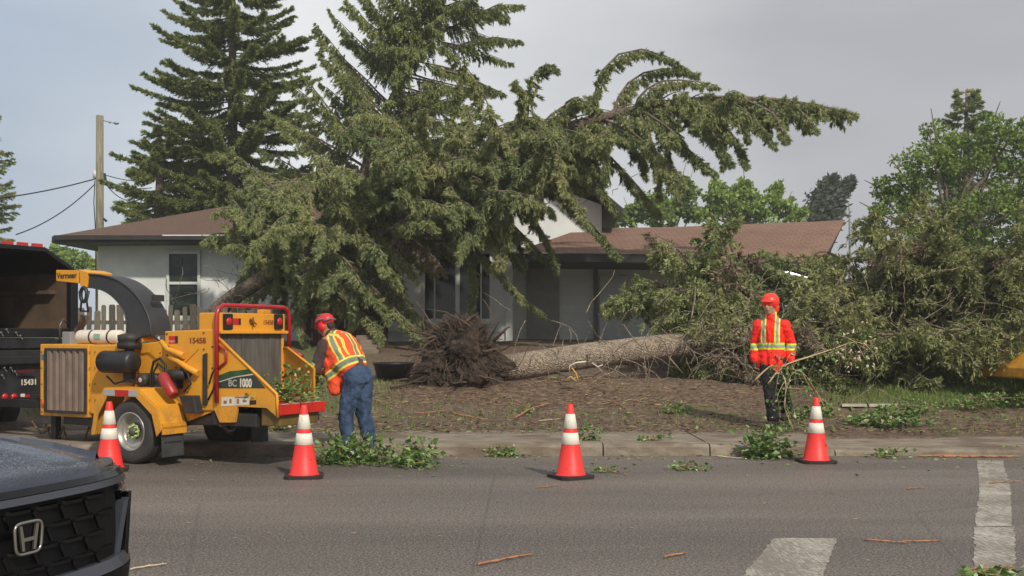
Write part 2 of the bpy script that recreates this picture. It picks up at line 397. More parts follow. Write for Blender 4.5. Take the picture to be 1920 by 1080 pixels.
# roof of the left wing (hip), slopes as a solid with fascia
def roof_solid(name, eave, ridge, thick=.16, fascia=None):
    """eave: 4 pts (front-left, front-right, back-right, back-left), ridge: 2 pts (left, right)"""
    e = [Vector(p) for p in eave]; r = [Vector(p) for p in ridge]
    mb = MB(); mb.add(e+r, [(0, 1, 5, 4), (1, 2, 5), (2, 3, 4, 5), (3, 0, 4)], 0)
    o = hbuild(mb, name, SHING)
    d = Vector((0, 0, -thick)); f = MB()
    f.add([p+Vector((0, 0, -.005)) for p in e]+[p+d for p in e], [(0, 1, 5, 4), (1, 2, 6, 5), (2, 3, 7, 6), (3, 0, 4, 7), (4, 5, 6, 7)], 0)
    hbuild(f, 'fascia', TRIM); return o
ez = PZ(441, 26.6); xle = PX(97, 26.6)
roof_solid('roof', [(xle, 26.6, PZ(443, 26.6)), (xm2+.2, 26.6, PZ(437, 26.6)), (xm2+.2, 35, 3.9), (xle, 35, 3.9)], [(PX(415, 30.6), 30.6, PZ(388, 30.6)), (xm2-.5, 30.6, PZ(384, 30.6))], .17)
gut = MB(); gut.box(xle+.1, xm2+.1, 26.48, 26.6, PZ(441, 26.6)-.12, PZ(441, 26.6)-.01); hbuild(gut, 'gutter', TRIM)
gw = MB(); gw.box(xle+2.8, xm2+.1, 26.462, 26.478, PZ(441, 26.6)-.03, PZ(441, 26.6)+.0); hbuild(gw, 'gutter_edge', WFR)
# upper gable roof, dark soffit seen from below
rid = (PX(1010, 28.3), 28.3, PZ(268, 28.3)); re_ = (PX(1168, 28.3), 28.3, PZ(402, 28.3)); le_ = (PX(820, 28.3), 28.3, PZ(402, 28.3))
mb = MB()
for e in (re_, le_):
    a = Vector(rid); b = Vector(e); nrm = Vector((0, 0, .17))
    mb.prism([a, b, b+nrm, a+nrm], (0, 6.2, 0))
hbuild(mb, 'upper_roof', [TRIM])
# garage / porch roof with the sagging front edge
xs_ = [960, 1100, 1240, 1330, 1420, 1480, 1538]; ey = [474, 475, 477, 478, 481, 488, 499]
fr = [Vector((PX(x, 25.4), 25.4, PZ(y, 25.4))) for x, y in zip(xs_, ey)]
rx = [1090, 1180, 1280, 1370, 1450, 1520, 1585]; ry = [429, 427, 425, 421, 418, 416, 412]
bk = [Vector((PX(x, 30.0), 30.0, PZ(y, 30.0))) for x, y in zip(rx, ry)]
bk2 = [Vector((p.x+.4, 34.6, p.z-1.2)) for p in bk]
mb = MB(); n = 7
mb.add(fr+bk+bk2, [(i, i+1, n+i+1, n+i) for i in range(n-1)]+[(n+i, n+i+1, 2*n+i+1, 2*n+i) for i in range(n-1)])
# right hand part keeps going behind the fallen crown
hbuild(mb, 'roof', SHING)
mb = MB(); d = Vector((0, 0, -.2))
mb.add([p+Vector((0, 0, -.004)) for p in fr]+[p+d for p in fr], [(i, i+1, n+i+1, n+i) for i in range(n-1)])
mb.add([p+d for p in fr]+[Vector((p.x, 28.2, p.z-.2)) for p in fr], [(i, i+1, n+i+1, n+i) for i in range(n-1)])
rt = [fr[-1]+Vector((0, 0, -.004)), bk[-1], bk2[-1], bk2[-1]+Vector((0, 0, -.2)), Vector((bk[-1].x, 30, fr[-1].z-.2)), fr[-1]+d]
mb.add(rt, [(0, 1, 2, 3, 4, 5)])
hbuild(mb, 'fascia', TRIM)
MET = mat('bent_aluminium', srgb(196, 204, 214), .3, .7, var=.2)
mb = MB(); a = P(1418, 499, 25.1); b = P(1524, 527, 25.0)
mb.prism([a, b, b+Vector((0, .16, -.03)), b+Vector((0, .2, .05)), a+Vector((0, .2, .1)), a+Vector((0, .16, 0))], (0, 0, .03)); hbuild(mb, 'torn_gutter', MET)
mb = MB().tube([P(1521, 540, 25), P(1535, 503, 25.1)], .025, 6).tube([P(1478, 540, 24.9), P(1496, 516, 25)], .02, 6); hbuild(mb, 'broken_batten', WFR)
# windows
def window(x0, x1, y0, y1, Y, bars, hbar=None, sill=True):
    X0, X1, Z0, Z1 = PX(x0, Y), PX(x1, Y), PZ(y1, Y), PZ(y0, Y); t = .07
    mb = MB(); mb.box(X0-t, X1+t, Y-.05, Y+.02, Z1, Z1+t).box(X0-t, X1+t, Y-.05, Y+.02, Z0-t, Z0).box(X0-t, X0, Y-.05, Y+.02, Z0, Z1).box(X1, X1+t, Y-.05, Y+.02, Z0, Z1)
    for b, wd in bars:
        X = PX(b, Y); mb.box(X-wd, X+wd, Y-.045, Y+.02, Z0, Z1)
    if hbar: mb.box(X0+.002, X1-.002, Y-.047, Y+.02, PZ(hbar, Y)-.035, PZ(hbar, Y)+.035)
    w_ = hbuild(mb, 'window', WFR, .006)
    g_ = MB().box(X0, X1, Y-.012, Y-.004, Z0, Z1); hbuild(g_, 'pane', GLASS, parent=w_) ; 
    if sill: hbuild(MB().box(X0-.15, X1+.15, Y-.09, Y+.01, Z0-t-.06, Z0-t-.002), 'sill', WFR, parent=w_)
    return w_
wL = window(318, 371, 476, 592, 27.48, [], 531)
# round paper sticker left on the upper left pane
st = MB(); X, Z = PX(333, 27.4), PZ(489, 27.4); pts = [(-.09, .09), (.09, .09), (.1, -.02), (.05, -.1), (0, -.13), (-.05, -.1), (-.1, -.02)]
for (ax, az_), (bx, bz) in zip(pts, pts[1:]+pts[:1]):
    st.tube([(X+ax, 27.45, Z+az_), (X+bx, 27.45, Z+bz)], .009, 4)
st.tube([(X-.02, 27.45, Z+.05), (X-.02, 27.45, Z-.05), (X+.04, 27.45, Z), (X-.02, 27.45, Z+.05)], .008, 4)
hbuild(st, 'sticker', mat('sticker_grey', srgb(120, 130, 118), .6), parent=wL)
window(797, 918, 476, 598, 26.98, [(815, .02), (858, .055), (902, .02)], None)
# trim bands and corner boards of the middle wall
hbuild(MB().box(xm2-3.4, xm2-.02, 26.94, 26.998, PZ(622, 27), PZ(612, 27)).box(xm2-.16, xm2+.02, 26.93, 26.998, .95, 3.9), 'corner_board', WFR)
# porch: entry door, wall post, inner white door panel, concrete step
DOOR = mat('taupe_door', srgb(150, 145, 138), .5, var=.1)
dr = hbuild(MB().box(PX(988, 28.1), PX(1024, 28.1)+.35, 28.1, 28.19, 1.25, 3.15), 'door', DOOR, .01)
hbuild(MB().ball((PX(992, 28.0)+.03, 28.04, 2.15), .035), 'handle', TRIM, parent=dr)
hbuild(MB().box(PX(1114, 28), PX(1121, 28), 28.05, 28.19, .95, 3.4), 'post', mat('grey_trim', srgb(112, 110, 106), .6))
hbuild(MB().box(PX(1124, 28), PX(1178, 28), 28.1, 28.19, 1.0, 2.95), 'door', mat('pale_door', srgb(196, 200, 204), .5, var=.05), .01)
hbuild(MB().box(PX(965, 26.2), PX(1065, 26.2), 26.2, 28.05, .85, PZ(642, 26.2)), 'porch_step', CONC, .02)
# wall planter bench dark shape on step
# ---- garden fence (weathered grey boards) and the brown gate section
k = NT('weathered_board', .9); gn = k.noise(18, 5, .6, stretch=(4, 4, .35)); g3 = k.n('ShaderNodeNewGeometry')
c = k.ramp(gn, [(.3, srgb(72, 65, 57)), (.55, srgb(100, 92, 81)), (.75, srgb(124, 115, 101))])
sc = k.n('ShaderNodeVectorMath'); sc.operation = 'SCALE'; k.l(c, sc.inputs[0]); k.l(k.math('MULTIPLY_ADD', g3.outputs['Random Per Island'], .7, .6), sc.inputs['Scale'])
k.col(sc.outputs[0]); k.bump(gn, .4, .01); BOARD = k.m
def fence(x0, x1, Y0, Y1, top, bot, name, label, m, bw=.13, gap=.035, jit=.1, seed=1, dip=0):
    rr = random.Random(seed); e = empty(name, ((x0+x1)/2, (Y0+Y1)/2, bot), label=label, cat='fence')
    L0 = e.location.copy(); mb = MB(); x = x0
    while x < x1:
        w_ = bw*rr.uniform(.75, 1.2); Yc = Y0+(Y1-Y0)*(x-x0)/(x1-x0); t = top+rr.uniform(-jit, jit*.6)
        lean = rr.uniform(-.03, .03); cut = rr.uniform(0, .05)
        mb.prism([(x-L0.x, Yc-L0.y, bot-L0.z), (x+w_-L0.x, Yc-L0.y, bot-L0.z), (x+w_+lean-L0.x, Yc-L0.y, t-cut-L0.z), (x+w_-.02+lean-L0.x, Yc-L0.y, t-L0.z), (x+.02+lean-L0.x, Yc-L0.y, t-L0.z), (x+lean-L0.x, Yc-L0.y, t-cut-L0.z)], (0, .02, 0))
        x += w_+gap*rr.uniform(.3, 1.7)
    mb.build('boards', m, e)
    r = MB()
    for z in (bot+.35, top-.4): 
        r.prism([(x0-L0.x, Y0-L0.y+.03, z-L0.z), (x0-L0.x, Y0-L0.y+.07, z-L0.z), (x0-L0.x, Y0-L0.y+.07, z+.09-L0.z), (x0-L0.x, Y0-L0.y+.03, z+.09-L0.z)], (x1-x0, Y1-Y0, 0))
    r.build('rail', m, e)
    n = int((x1-x0)/2.4)+1
    for i in range(n+1):
        xx_ = x0+(x1-x0)*i/n; yy = Y0+(Y1-Y0)*i/n
        MB().box(xx_-.05-L0.x, xx_+.05-L0.x, yy-L0.y+.08, yy-L0.y+.18, bot-L0.z, top-.05-L0.z).build('post', m, e)
    return e
fence(PX(118, 24), PX(520, 24), 24, 24, PZ(575, 24), 1.0, 'board_fence', 'weathered grey board fence with uneven tops behind the yellow machine', BOARD, gap=.05, seed=3)
fence(PX(560, 24.6), PX(722, 24.6), 24.6, 24.6, PZ(566, 24.6), 1.1, 'gate_fence', 'dark reddish brown board fence behind the bent worker', mat('brown_board', srgb(82, 48, 36), .8, var=.35, vscale=6, island=.25, stretch=(4, 4, .4)), gap=.012, jit=.02, seed=5)
# pale stacked stone steps, left of the black tub
st_ = empty('garden_steps', (PX(690, 22.6), 22.6, gz(PX(690, 22.6), 22.6)), label='pale weathered timber steps behind the bent worker', cat='steps')
for i in range(4):
    MB().box(-.3-.02*i, .22-.05*i, .0+.22*i, .215+.22*i, -.1, .10+.10*i).build('step', mat('old_timber', srgb(122, 110, 94), .9, var=.35, vscale=5, stretch=(.4, 3, 3)), st_, bevel=.012)
# black plastic tub
tub = empty('plant_tub', (PX(738, 18.4), 18.4, gz(PX(735, 18.4), 18.4)), label='low black tub standing left of the upturned roots', cat='tub')
MB().lathe([(0, 0), (.28, 0), (.34, .24), (.36, .26), (.36, .29), (.32, .29), (.28, .05), (0, .05)], 28).build('shell', mat('black_plastic', srgb(24, 24, 26), .5, var=.2), tub)
MB().lathe([(0, .24), (.32, .25)], 28).build('soil', mat('dark_soil', srgb(40, 34, 28), .95, var=.3), tub)
# ------------------------------------------------------------------ foliage machinery (numpy)
def unit(a): return a/np.maximum(np.linalg.norm(a, axis=-1, keepdims=True), 1e-9)
def tufts(Pt, Dt, Lt, n, spread, tl, tw, rng, droop=.15, t0=.05):
    """needle tufts along straight twigs; returns (M*n,4,3) rhombus quads"""
    M = len(Pt); t = rng.uniform(t0, 1.0, (M, n)); P_ = Pt[:, None, :]+Dt[:, None, :]*(Lt[:, None]*t)[..., None]
    P_[..., 2] -= droop*Lt[:, None]*t**2
    D = np.repeat(Dt[:, None, :], n, 1)+rng.normal(0, spread, (M, n, 3)); D = unit(D)
    l = tl*rng.uniform(.65, 1.35, (M, n)); Sd = unit(np.cross(D, rng.normal(0, 1, (M, n, 3))))*tw*rng.uniform(.7, 1.3, (M, n))[..., None]
    a = P_; b = P_+D*(l*.4)[..., None]+Sd; c = P_+D*l[..., None]; d = P_+D*(l*.4)[..., None]-Sd
    return np.stack([a, b, c, d], 2).reshape(-1, 4, 3)
def grow(p, d, Ln, g, n, rng, wob=.06, gpow=1.0, wind=(0, 0, 0)):
    """a limb: starts at p along d, bends under gravity g (per unit of its length)"""
    p = np.array(p, float); d = unit(np.array(d, float)); st = Ln/n; pts = [p.copy()]
    for i in range(n):
        s = (i+1)/n
        d = unit(d+np.array([wind[0], wind[1], wind[2]-g*(s**gpow)])/n+rng.normal(0, wob, 3))
        p = p+d*st; pts.append(p.copy())
    return np.array(pts)
def twigs_on(sp, Ln, m, wl, rng, side=1.0, fwd=.7, down=.3, rnd=.18, s0=.12, taper=1.6, up=0.0):
    """twigs along one spine (K,3) -> P,D,L"""
    K = len(sp)-1; s = s0+(1-s0)*(np.arange(m)+rng.uniform(0, 1, m))/m; x = s*K; i = np.minimum(x.astype(int), K-1); f = (x-i)[:, None]
    Pp = sp[i]*(1-f)+sp[i+1]*f; T = unit(sp[i+1]-sp[i]); U = np.array([0, 0, 1.0])
    Sv = unit(np.cross(T, U)+1e-4); sg = rng.choice([-1, 1], m)[:, None]*rng.uniform(.35, 1, (m, 1))
    D = T*fwd+Sv*sg*side+U*(-down*rng.uniform(.4, 1.4, (m, 1)))+U*up+rng.normal(0, rnd, (m, 3))
    sh = np.minimum(1, (1-s)*taper+.22)*np.minimum(1, s*4+.2)
    return Pp, unit(D), wl*sh*rng.uniform(.6, 1.25, m)
class Tree:
    def __init__(s, seed): s.rng = np.random.default_rng(seed); s.Q = []; s.dead = []; s.wood = MB(); s.limbs = MB()
    def limb(s, sp, Ln, m, wl, nt_, tl, tw, r0=.03, spread=.5, dead=False, sub=0, wood=True, **k):
        Pp, D, Lw = twigs_on(sp, Ln, m, wl, s.rng, **k)
        if sub:
            # second order: short twiglets on each twig
            M = len(Pp); t = s.rng.uniform(.15, 1, (M, sub)); P2 = (Pp[:, None, :]+D[:, None, :]*(Lw[:, None]*t)[..., None]).reshape(-1, 3)
            D2 = unit(np.repeat(D, sub, 0)+s.rng.normal(0, .55, (M*sub, 3))+np.array([0, 0, -.25])); L2 = np.repeat(Lw, sub)*.45*s.rng.uniform(.6, 1.2, M*sub)
            q = tufts(P2, D2, L2, nt_, spread, tl, tw, s.rng)
            (s.dead if dead else s.Q).append(q)
            q = tufts(Pp, D, Lw, max(3, nt_//2), spread, tl, tw, s.rng)
            (s.dead if dead else s.Q).append(q)
        else:
            (s.dead if dead else s.Q).append(tufts(Pp, D, Lw, nt_, spread, tl, tw, s.rng))
        if wood:
            st = sp[::2] if len(sp) > 6 else sp
            s.limbs.tube([Vector(p) for p in st], list(np.linspace(r0, r0*.25, len(st))), 5, cap=False)
    def bare(s, n_, center, size, r=.006, ln=.6, down=.2):
        for _ in range(n_):
            p = np.array(center)+s.rng.normal(0, 1, 3)*np.array(size); d = unit(s.rng.normal(0, 1, 3)+np.array([0, 0, -down]))
            sp = grow(p, d, ln*s.rng.uniform(.5, 1.4), .8, 5, s.rng, .22); s.limbs.tube([Vector(q) for q in sp], list(np.linspace(r, r*.35, 6)), 4, cap=False)
    def finish(s, name, label, cat, leaf, bark, loc, trunk, tr, parent_group=None, trunk_n=12, deadmat=None, stumpmat=None):
        loc = Vector(loc); e = empty(name, loc, label=label, cat=cat, group=parent_group)
        t = MB(); t.tube([Vector(p)-loc for p in trunk], tr, trunk_n); o = t.build('trunk', bark, e)
        s.limbs.v = [(v[0]-loc.x, v[1]-loc.y, v[2]-loc.z) for v in s.limbs.v]
        me = bpy.data.meshes.new('limbs'); me.from_pydata(s.limbs.v, [], s.limbs.f); me.materials.append(bark); me.update()
        link_mesh('limbs', me, e)
        Q = np.concatenate(s.Q)-np.array(loc)[None, None, :]; quads_mesh('crown', Q, leaf, e)
        if s.dead:
            Q = np.concatenate(s.dead)-np.array(loc)[None, None, :]; quads_mesh('dry_twigs', Q, deadmat or leaf, e)
        return e
def leafmat(name, stops, trans=.12, rough=.6, vs=.9, isl=.35, bigv=1.0):
    k = NT(name, rough); g = k.n('ShaderNodeNewGeometry'); n = k.noise(vs, 4, .6)
    v = k.math('ADD', k.math('MULTIPLY', n, bigv), k.math('MULTIPLY', k.math('SUBTRACT', g.outputs['Random Per Island'], .5), isl))
    c = k.ramp(v, stops); k.col(c); k.b.inputs['Specular IOR Level'].default_value = .12
    tr = k.n('ShaderNodeBsdfTranslucent'); mx = k.n('ShaderNodeMixShader'); mx.inputs[0].default_value = trans; k.l(c, tr.inputs[0]); k.l(k.b.outputs[0], mx.inputs[1]); k.l(tr.outputs[0], mx.inputs[2])
    k.l(mx.outputs[0], k.t.nodes['Material Output'].inputs[0]); return k.m
SPR_D = leafmat('spruce_needles_dark', [(.25, (.135, .170, .060)), (.5, (.260, .305, .110)), (.75, (.38, .41, .16))], .28)
SPR_G = leafmat('spruce_needles_green', [(.22, (.130, .165, .075)), (.45, (.265, .325, .140)), (.6, (.36, .36, .15)), (.8, (.46, .46, .23))], .28)
SPR_O = leafmat('spruce_needles_olive', [(.22, (.130, .145, .065)), (.45, (.250, .275, .115)), (.6, (.32, .325, .135)), (.8, (.45, .45, .23))], .28)
SPR_B = leafmat('dry_spruce_twigs', [(.25, (0.156, 0.120, 0.078)), (.5, (0.260, 0.202, 0.137)), (.75, (0.364, 0.286, 0.202))], .2)
DEC = leafmat('poplar_leaves', [(.25, (.105, .150, .035)), (.5, (.19, .27, .06)), (.75, (.31, .41, .12))], .35, .6, .5, .5)
DEC_L = leafmat('light_leaves', [(.25, (.15, .21, .05)), (.5, (.25, .35, .08)), (.75, (.37, .48, .14))], .35, .6, .4, .5)
DEC_D = leafmat('wind_dark_leaves', [(.25, (.06, .075, .055)), (.5, (.09, .115, .085)), (.75, (.15, .17, .12))], .2, .6, .5, .4)
k = NT('spruce_bark', .95); b1 = k.noise(16, 6, .7, stretch=(1, 1, 1)); b2 = k.noise(60, 4, .7)
k.col(k.ramp(b1, [(.32, srgb(74, 62, 52)), (.5, srgb(118, 104, 90)), (.66, srgb(160, 146, 128))])); k.bump(k.math('ADD', b1, b2), 1, .03); BARK = k.m
k = NT('fallen_trunk_bark', .95)
vo = k.n('ShaderNodeTexVoronoi'); vo.inputs['Scale'].default_value = 45; mpn = k.n('ShaderNodeMapping'); mpn.inputs['Scale'].default_value = (.75, 1, 1); k.l(k.tc.outputs['Object'], mpn.inputs[0]); k.l(mpn.outputs[0], vo.inputs['Vector'])
b1 = k.noise(5, 6, .7); b2 = k.noise(50, 4, .7)
c = k.ramp(k.math('ADD', k.math('MULTIPLY', vo.outputs['Distance'], .25), k.math('ADD', k.math('MULTIPLY', k.noise(17, 6, .75), .45), k.math('MULTIPLY', b2, .2))), [(.3, srgb(104, 90, 76)), (.45, srgb(156, 140, 122)), (.62, srgb(200, 184, 162))])
c = k.mix(k.math('MULTIPLY', k.step(b1, .54, .66), .7), c, srgb(104, 84, 66)); k.col(c); k.bump(k.math('ADD', vo.outputs['Distance'], b2), 1, .03); BARK_F = k.m

# ---- spruce behind the left wing: upright, layered whorls
def upright_spruce(name, label, px, Y, py_base, py_top, halfw, seed, leaf=SPR_D, nb=150, wl=.50, nt_=32, tl=.12, tw=.015, lean=0.0, m=46, dens=1.0, group=None, bareup=0):
    T = Tree(seed); rng = T.rng; s = FPX/Y; X = PX(px, Y); zb, zt = PZ(py_base, Y), PZ(py_top, Y); H = zt-zb; W = halfw/s
    tr = [(X, Y, .9)]+[(X+lean*H*t, Y, zb+H*t) for t in np.linspace(0, 1, 8)]
    for i in range(nb):
        t = (i+rng.uniform(0, 1))/nb; t = t**1.15; z = zb+H*t; r = W*((1-t)**.72)*rng.uniform(.70, 1.06)+.22
        a = rng.uniform(0, 2*math.pi); d = np.array([math.cos(a), math.sin(a), .16-.30*(1-t)])
        sp = grow((X+lean*H*t, Y, z), d, r, .10-.55*(1-t)*.0, 8, rng, .03)
        # tips turn up
        k_ = np.linspace(0, 1, 9); sp[:, 2] += .09*r*k_**2.6-.06*r*np.sin(k_*3.14)
        T.limb(sp, r, max(14, int(m*r/2.6*dens)), wl*(.5+.5*r/W) if r < W else wl, nt_, tl, tw, .035*(1-t)+.01, side=.85, fwd=.85, down=.20, spread=.40, rnd=.14, taper=1.25)
    rr = list(np.linspace(.26, .03, 9)); return T.finish(name, label, 'spruce', leaf, BARK, (X, Y, 1.2), tr, rr, group)
upright_spruce('spruce_tree', 'tall upright spruce rising behind the left end of the house roof', 436, 38, 405, -240, 222, 1, nb=250, m=88, bareup=0)
upright_spruce('spruce_tree', 'shorter spruce touching the left foot of the tall upright spruce behind the roof', 300, 37, 420, 238, 84, 3, nb=70, m=84)
upright_spruce('spruce_tree', 'small cut off spruce at the left edge of the photo, above the dump truck', -30, 46, 440, 180, 72, 2, nb=60, m=40)
upright_spruce('spruce_tree', 'spruce top poking out above the big leafy tree on the right', 1812, 40, 420, 168, 90, 4, nb=80, m=44, dens=1.3)

# ---- second spruce: standing but leaning to the right, limbs swept up on its left side
def leaning_spruce():
    T = Tree(11); rng = T.rng; Y = 33.0; s = FPX/Y
    path = [(600, 560), (648, 430), (690, 300), (738, 180), (800, 70), (850, -40), (890, -170), (915, -300)]
    tp = np.array([[PX(x, Y), Y, PZ(y, Y)] for x, y in path]); K = len(tp)-1
    def at(t):
        x = t*K; i = min(int(x), K-1); return tp[i]*(1-(x-i))+tp[i+1]*(x-i), unit(tp[i+1]-tp[i])
    nb = 160
    for i in range(nb):
        t = .14+.84*((i+rng.uniform(0, 1))/nb); p, ax = at(t); a = rng.uniform(0, 2*math.pi)
        u = unit(np.cross(ax, [0, 1, 0])); v = np.cross(ax, u); rad = u*math.cos(a)+v*math.sin(a)
        right = rad[0] > 0
        d = rad*.9+ax*.32
        Ln = (3.5*(1-t)**.5+.4)*rng.uniform(.7, 1.1)
        if right: Ln *= .95
        if abs(rad[1]) > .8: Ln *= .62
        sp = grow(p, d, Ln, .05 if not right else .18, 9, rng, .04)
        T.limb(sp, Ln, max(14, int(26*Ln)), .44, 32, .12, .014, .05*(1-t)+.012, side=.4, fwd=.45, down=.9, spread=.32, s0=.14, taper=1.2)
    for i in range(70):
        t = rng.uniform(.3, .98); p, ax = at(t); sp = grow(p+np.array([rng.normal(0, .35), -rng.uniform(.1, .8), rng.normal(0, .3)]), [rng.normal(0, .8), -.6, .1], rng.uniform(.5, 1.0), 1.6, 6, rng, .08)
        T.limb(sp, .8, 24, .34, 28, .11, .014, .012, side=.5, fwd=.4, down=1.0, spread=.35, s0=.03)
    # the three long limbs swept up to the left
    for pts, ln in (([(735, 235), (690, 195), (650, 150), (608, 108)], 2.6), ([(772, 150), (720, 120), (680, 90), (642, 72)], 2.6), ([(790, 110), (745, 70), (710, 30), (676, -8)], 2.7),
                    ([(660, 330), (640, 270), (632, 225), (628, 178)], 2.6), ([(690, 300), (668, 240), (655, 200), (650, 170)], 2.3), ([(830, 60), (890, 30), (930, 10), (978, 8)], 2.6), ([(850, 90), (890, 75), (930, 70), (978, 76)], 2.4), ([(820, 130), (870, 140), (910, 160), (945, 175)], 2.2)):
        dy = rng.uniform(-1.2, -.1); a = np.array([[PX(x, Y+dy*i/3), Y+dy*i/3, PZ(y, Y+dy*i/3)] for i, (x, y) in enumerate(pts)])
        tt = np.linspace(0, 3, 10); sp = np.array([[np.interp(q, range(4), a[:, j]) for j in range(3)] for q in tt])
        T.limb(sp, ln, 95, .40, 32, .12, .014, .045, side=.35, fwd=.55, down=.8, spread=.32, s0=.06, taper=1.2)
    T.finish('spruce_tree', 'dark spruce leaning to the right behind the house, limbs swept up on its left side', 'spruce', SPR_D, BARK, (tp[0][0], Y, 1.2), [Vector((tp[0][0]-.4, Y, 1.2))]+[Vector(p) for p in tp], [.2, .19, .17, .15, .12, .1, .08, .05, .02])
leaning_spruce()

# ---- third spruce: toppled against the house, arching over the roofs to the right, boughs hanging
def toppled_spruce():
    T = Tree(23); rng = T.rng
    path = [(372, 612, 25.2), (440, 556, 25), (500, 517, 24.8), (620, 448, 24.4), (720, 400, 24.1), (820, 348, 23.8), (900, 300, 23.5), (1000, 258, 23.2), (1120, 222, 23), (1230, 196, 22.8), (1340, 184, 22.6), (1450, 186, 22.5), (1530, 196, 22.4), (1602, 214, 22.3)]
    tp = np.array([list(P(x, y, Y)) for x, y, Y in path]); K = len(tp)-1
    seg = np.linalg.norm(np.diff(tp, axis=0), axis=1); cum = np.concatenate([[0], np.cumsum(seg)]); tot = cum[-1]
    def at(t):
        L_ = t*tot; i = min(int(np.searchsorted(cum, L_, side='right')-1), K-1); f = (L_-cum[i])/seg[i]; return tp[i]*(1-f)+tp[i+1]*f, unit(tp[i+1]-tp[i])
    nb = 100
    for i in range(nb):
        t = .18+.81*((i+rng.uniform(0, 1))/nb); p, ax = at(t); a = rng.uniform(0, 2*math.pi)
        px = CX+FPX*p[0]/p[1]
        if 1040 < px < 1130 and rng.uniform() < .35: continue
        u = unit(np.cross(ax, [0, 1, 0])); u = u if u[2] > 0 else -u; v = np.cross(ax, u); rad = u*math.cos(a)+v*math.sin(a)
        up = rad[2]
        Ln = (3.9*(1-t)**.75+.42)*rng.uniform(.7, 1.1)
        if px < 640 and up > .2: Ln *= .62
        if px > 640 and up < .2: Ln *= .60
        if px > 1080: Ln *= .72
        if px > 1290 and up > .15: Ln *= .45
        if up > .3: Ln *= .55 if px > 1060 else .62
        d = rad*.8+ax*.5
        if up > .35 and px > 640: d = rad*.6+ax*.8
        dry = rng.uniform() < .05
        g = 2.0 if up > -.2 else 1.2
        sp = grow(p, d, Ln, g, 10, rng, .05, wind=(.25, 0, 0))
        sp[:, 2] = np.maximum(sp[:, 2], 1.5)
        T.limb(sp, Ln, max(9, int(21*Ln)), .42*(.55+.45*(1-t)), 26, .10, .0115, .045*(1-t)+.01, side=.4, fwd=.4, down=1.1, spread=.32, s0=.10, dead=dry, sub=2)
    # boughs that make the outline: arches on the upper side and long hanging tails below
    B = [([(1120, 222), (1112, 170), (1135, 115), (1185, 88), (1240, 98), (1290, 130)], .30), ([(1150, 215), (1165, 165), (1205, 135), (1260, 125), (1310, 140)], .28),
         ([(1190, 205), (1200, 175), (1240, 150), (1290, 150), (1345, 160)], .28), ([(985, 262), (990, 205), (995, 150), (1020, 115), (1046, 130)], .32), ([(1000, 262), (975, 215), (978, 170), (965, 150)], .26), ([(1040, 240), (1062, 190), (1085, 180), (1102, 205)], .26),
         ([(1060, 235), (1110, 260), (1180, 330), (1225, 385), (1240, 400)], .40), ([(1130, 222), (1190, 250), (1250, 300), (1285, 345)], .34), ([(1200, 205), (1250, 235), (1300, 290), (1345, 325)], .34), ([(1270, 195), (1320, 225), (1350, 270), (1372, 305)], .30), ([(1300, 192), (1350, 225), (1385, 265), (1400, 310)], .30),
         ([(1360, 190), (1410, 205), (1440, 235), (1440, 258)], .24), ([(1400, 188), (1450, 210), (1470, 250), (1476, 262)], .20), ([(1460, 190), (1500, 205), (1520, 230), (1530, 245)], .18),
         ([(980, 270), (1030, 330), (1080, 390), (1130, 440), (1160, 480)], .34), ([(900, 310), (960, 370), (1010, 420), (1035, 470), (1043, 508)], .34), ([(870, 330), (930, 390), (980, 440), (1010, 470), (1040, 500)], .30),
         ([(840, 345), (850, 400), (880, 460), (890, 520), (882, 580)], .42), ([(820, 350), (870, 400), (930, 440), (940, 480), (935, 500)], .42), ([(860, 440), (930, 500), (980, 560), (1022, 590)], .24),
         ([(700, 410), (700, 450), (740, 500), (762, 560), (770, 590)], .50), ([(640, 440), (640, 480), (690, 530), (740, 580), (775, 615), (800, 640)], .42), ([(560, 480), (600, 520), (650, 570), (700, 600), (715, 640)], .42),
         ([(520, 505), (540, 450), (505, 380), (480, 360), (478, 420), (490, 480)], .45), ([(600, 460), (560, 390), (500, 345), (460, 300), (430, 285), (395, 290)], .42), ([(560, 480), (500, 440), (460, 400), (425, 385), (400, 400)], .36), ([(480, 530), (470, 480), (440, 440), (425, 420)], .3),
         ([(540, 495), (560, 540), (560, 600), (575, 650)], .40), ([(520, 505), (500, 540), (460, 560), (440, 590)], .30), ([(600, 460), (620, 520), (690, 610), (690, 680)], .36),
         ([(660, 430), (640, 370), (610, 320), (600, 290)], .40), ([(740, 390), (730, 330), (700, 290), (690, 270)], .36), ([(780, 370), (800, 300), (790, 240), (795, 200)], .42), ([(830, 345), (850, 280), (850, 200), (862, 150)], .36), ([(860, 320), (890, 260), (905, 230), (930, 235)], .30),
         ([(720, 400), (690, 350), (640, 330), (590, 340)], .40), ([(620, 448), (580, 420), (540, 420), (500, 440)], .45), ([(1090, 230), (1090, 300), (1130, 360), (1160, 400)], .34), ([(1000, 262), (1040, 330), (1080, 370), (1100, 420)], .30)]
    for pts, wl in B:
        n = len(pts); p0 = np.array(P(pts[0][0], pts[0][1], 23.5)); i0 = int(np.argmin([abs(q[0]-pts[0][0]) for q in path])); Y0 = path[i0][2]
        dy = rng.uniform(-2.0, .9); a = np.array([list(P(x, y, Y0+dy*j/(n-1))) for j, (x, y) in enumerate(pts)])
        # smooth the hand-laid bough
        tt = np.linspace(0, n-1, 13); sp = np.array([[np.interp(q, range(n), a[:, j]) for j in range(3)] for q in tt]); sp[1:-1] = (sp[:-2]+2*sp[1:-1]+sp[2:])/4
        Ln = float(np.linalg.norm(np.diff(sp, axis=0), axis=1).sum())
        T.limb(sp, Ln, int(34*Ln), wl*.85, 28, .10, .0115, .035, side=.42, fwd=.45, down=1.0, spread=.32, s0=.06, taper=1.1, sub=2)
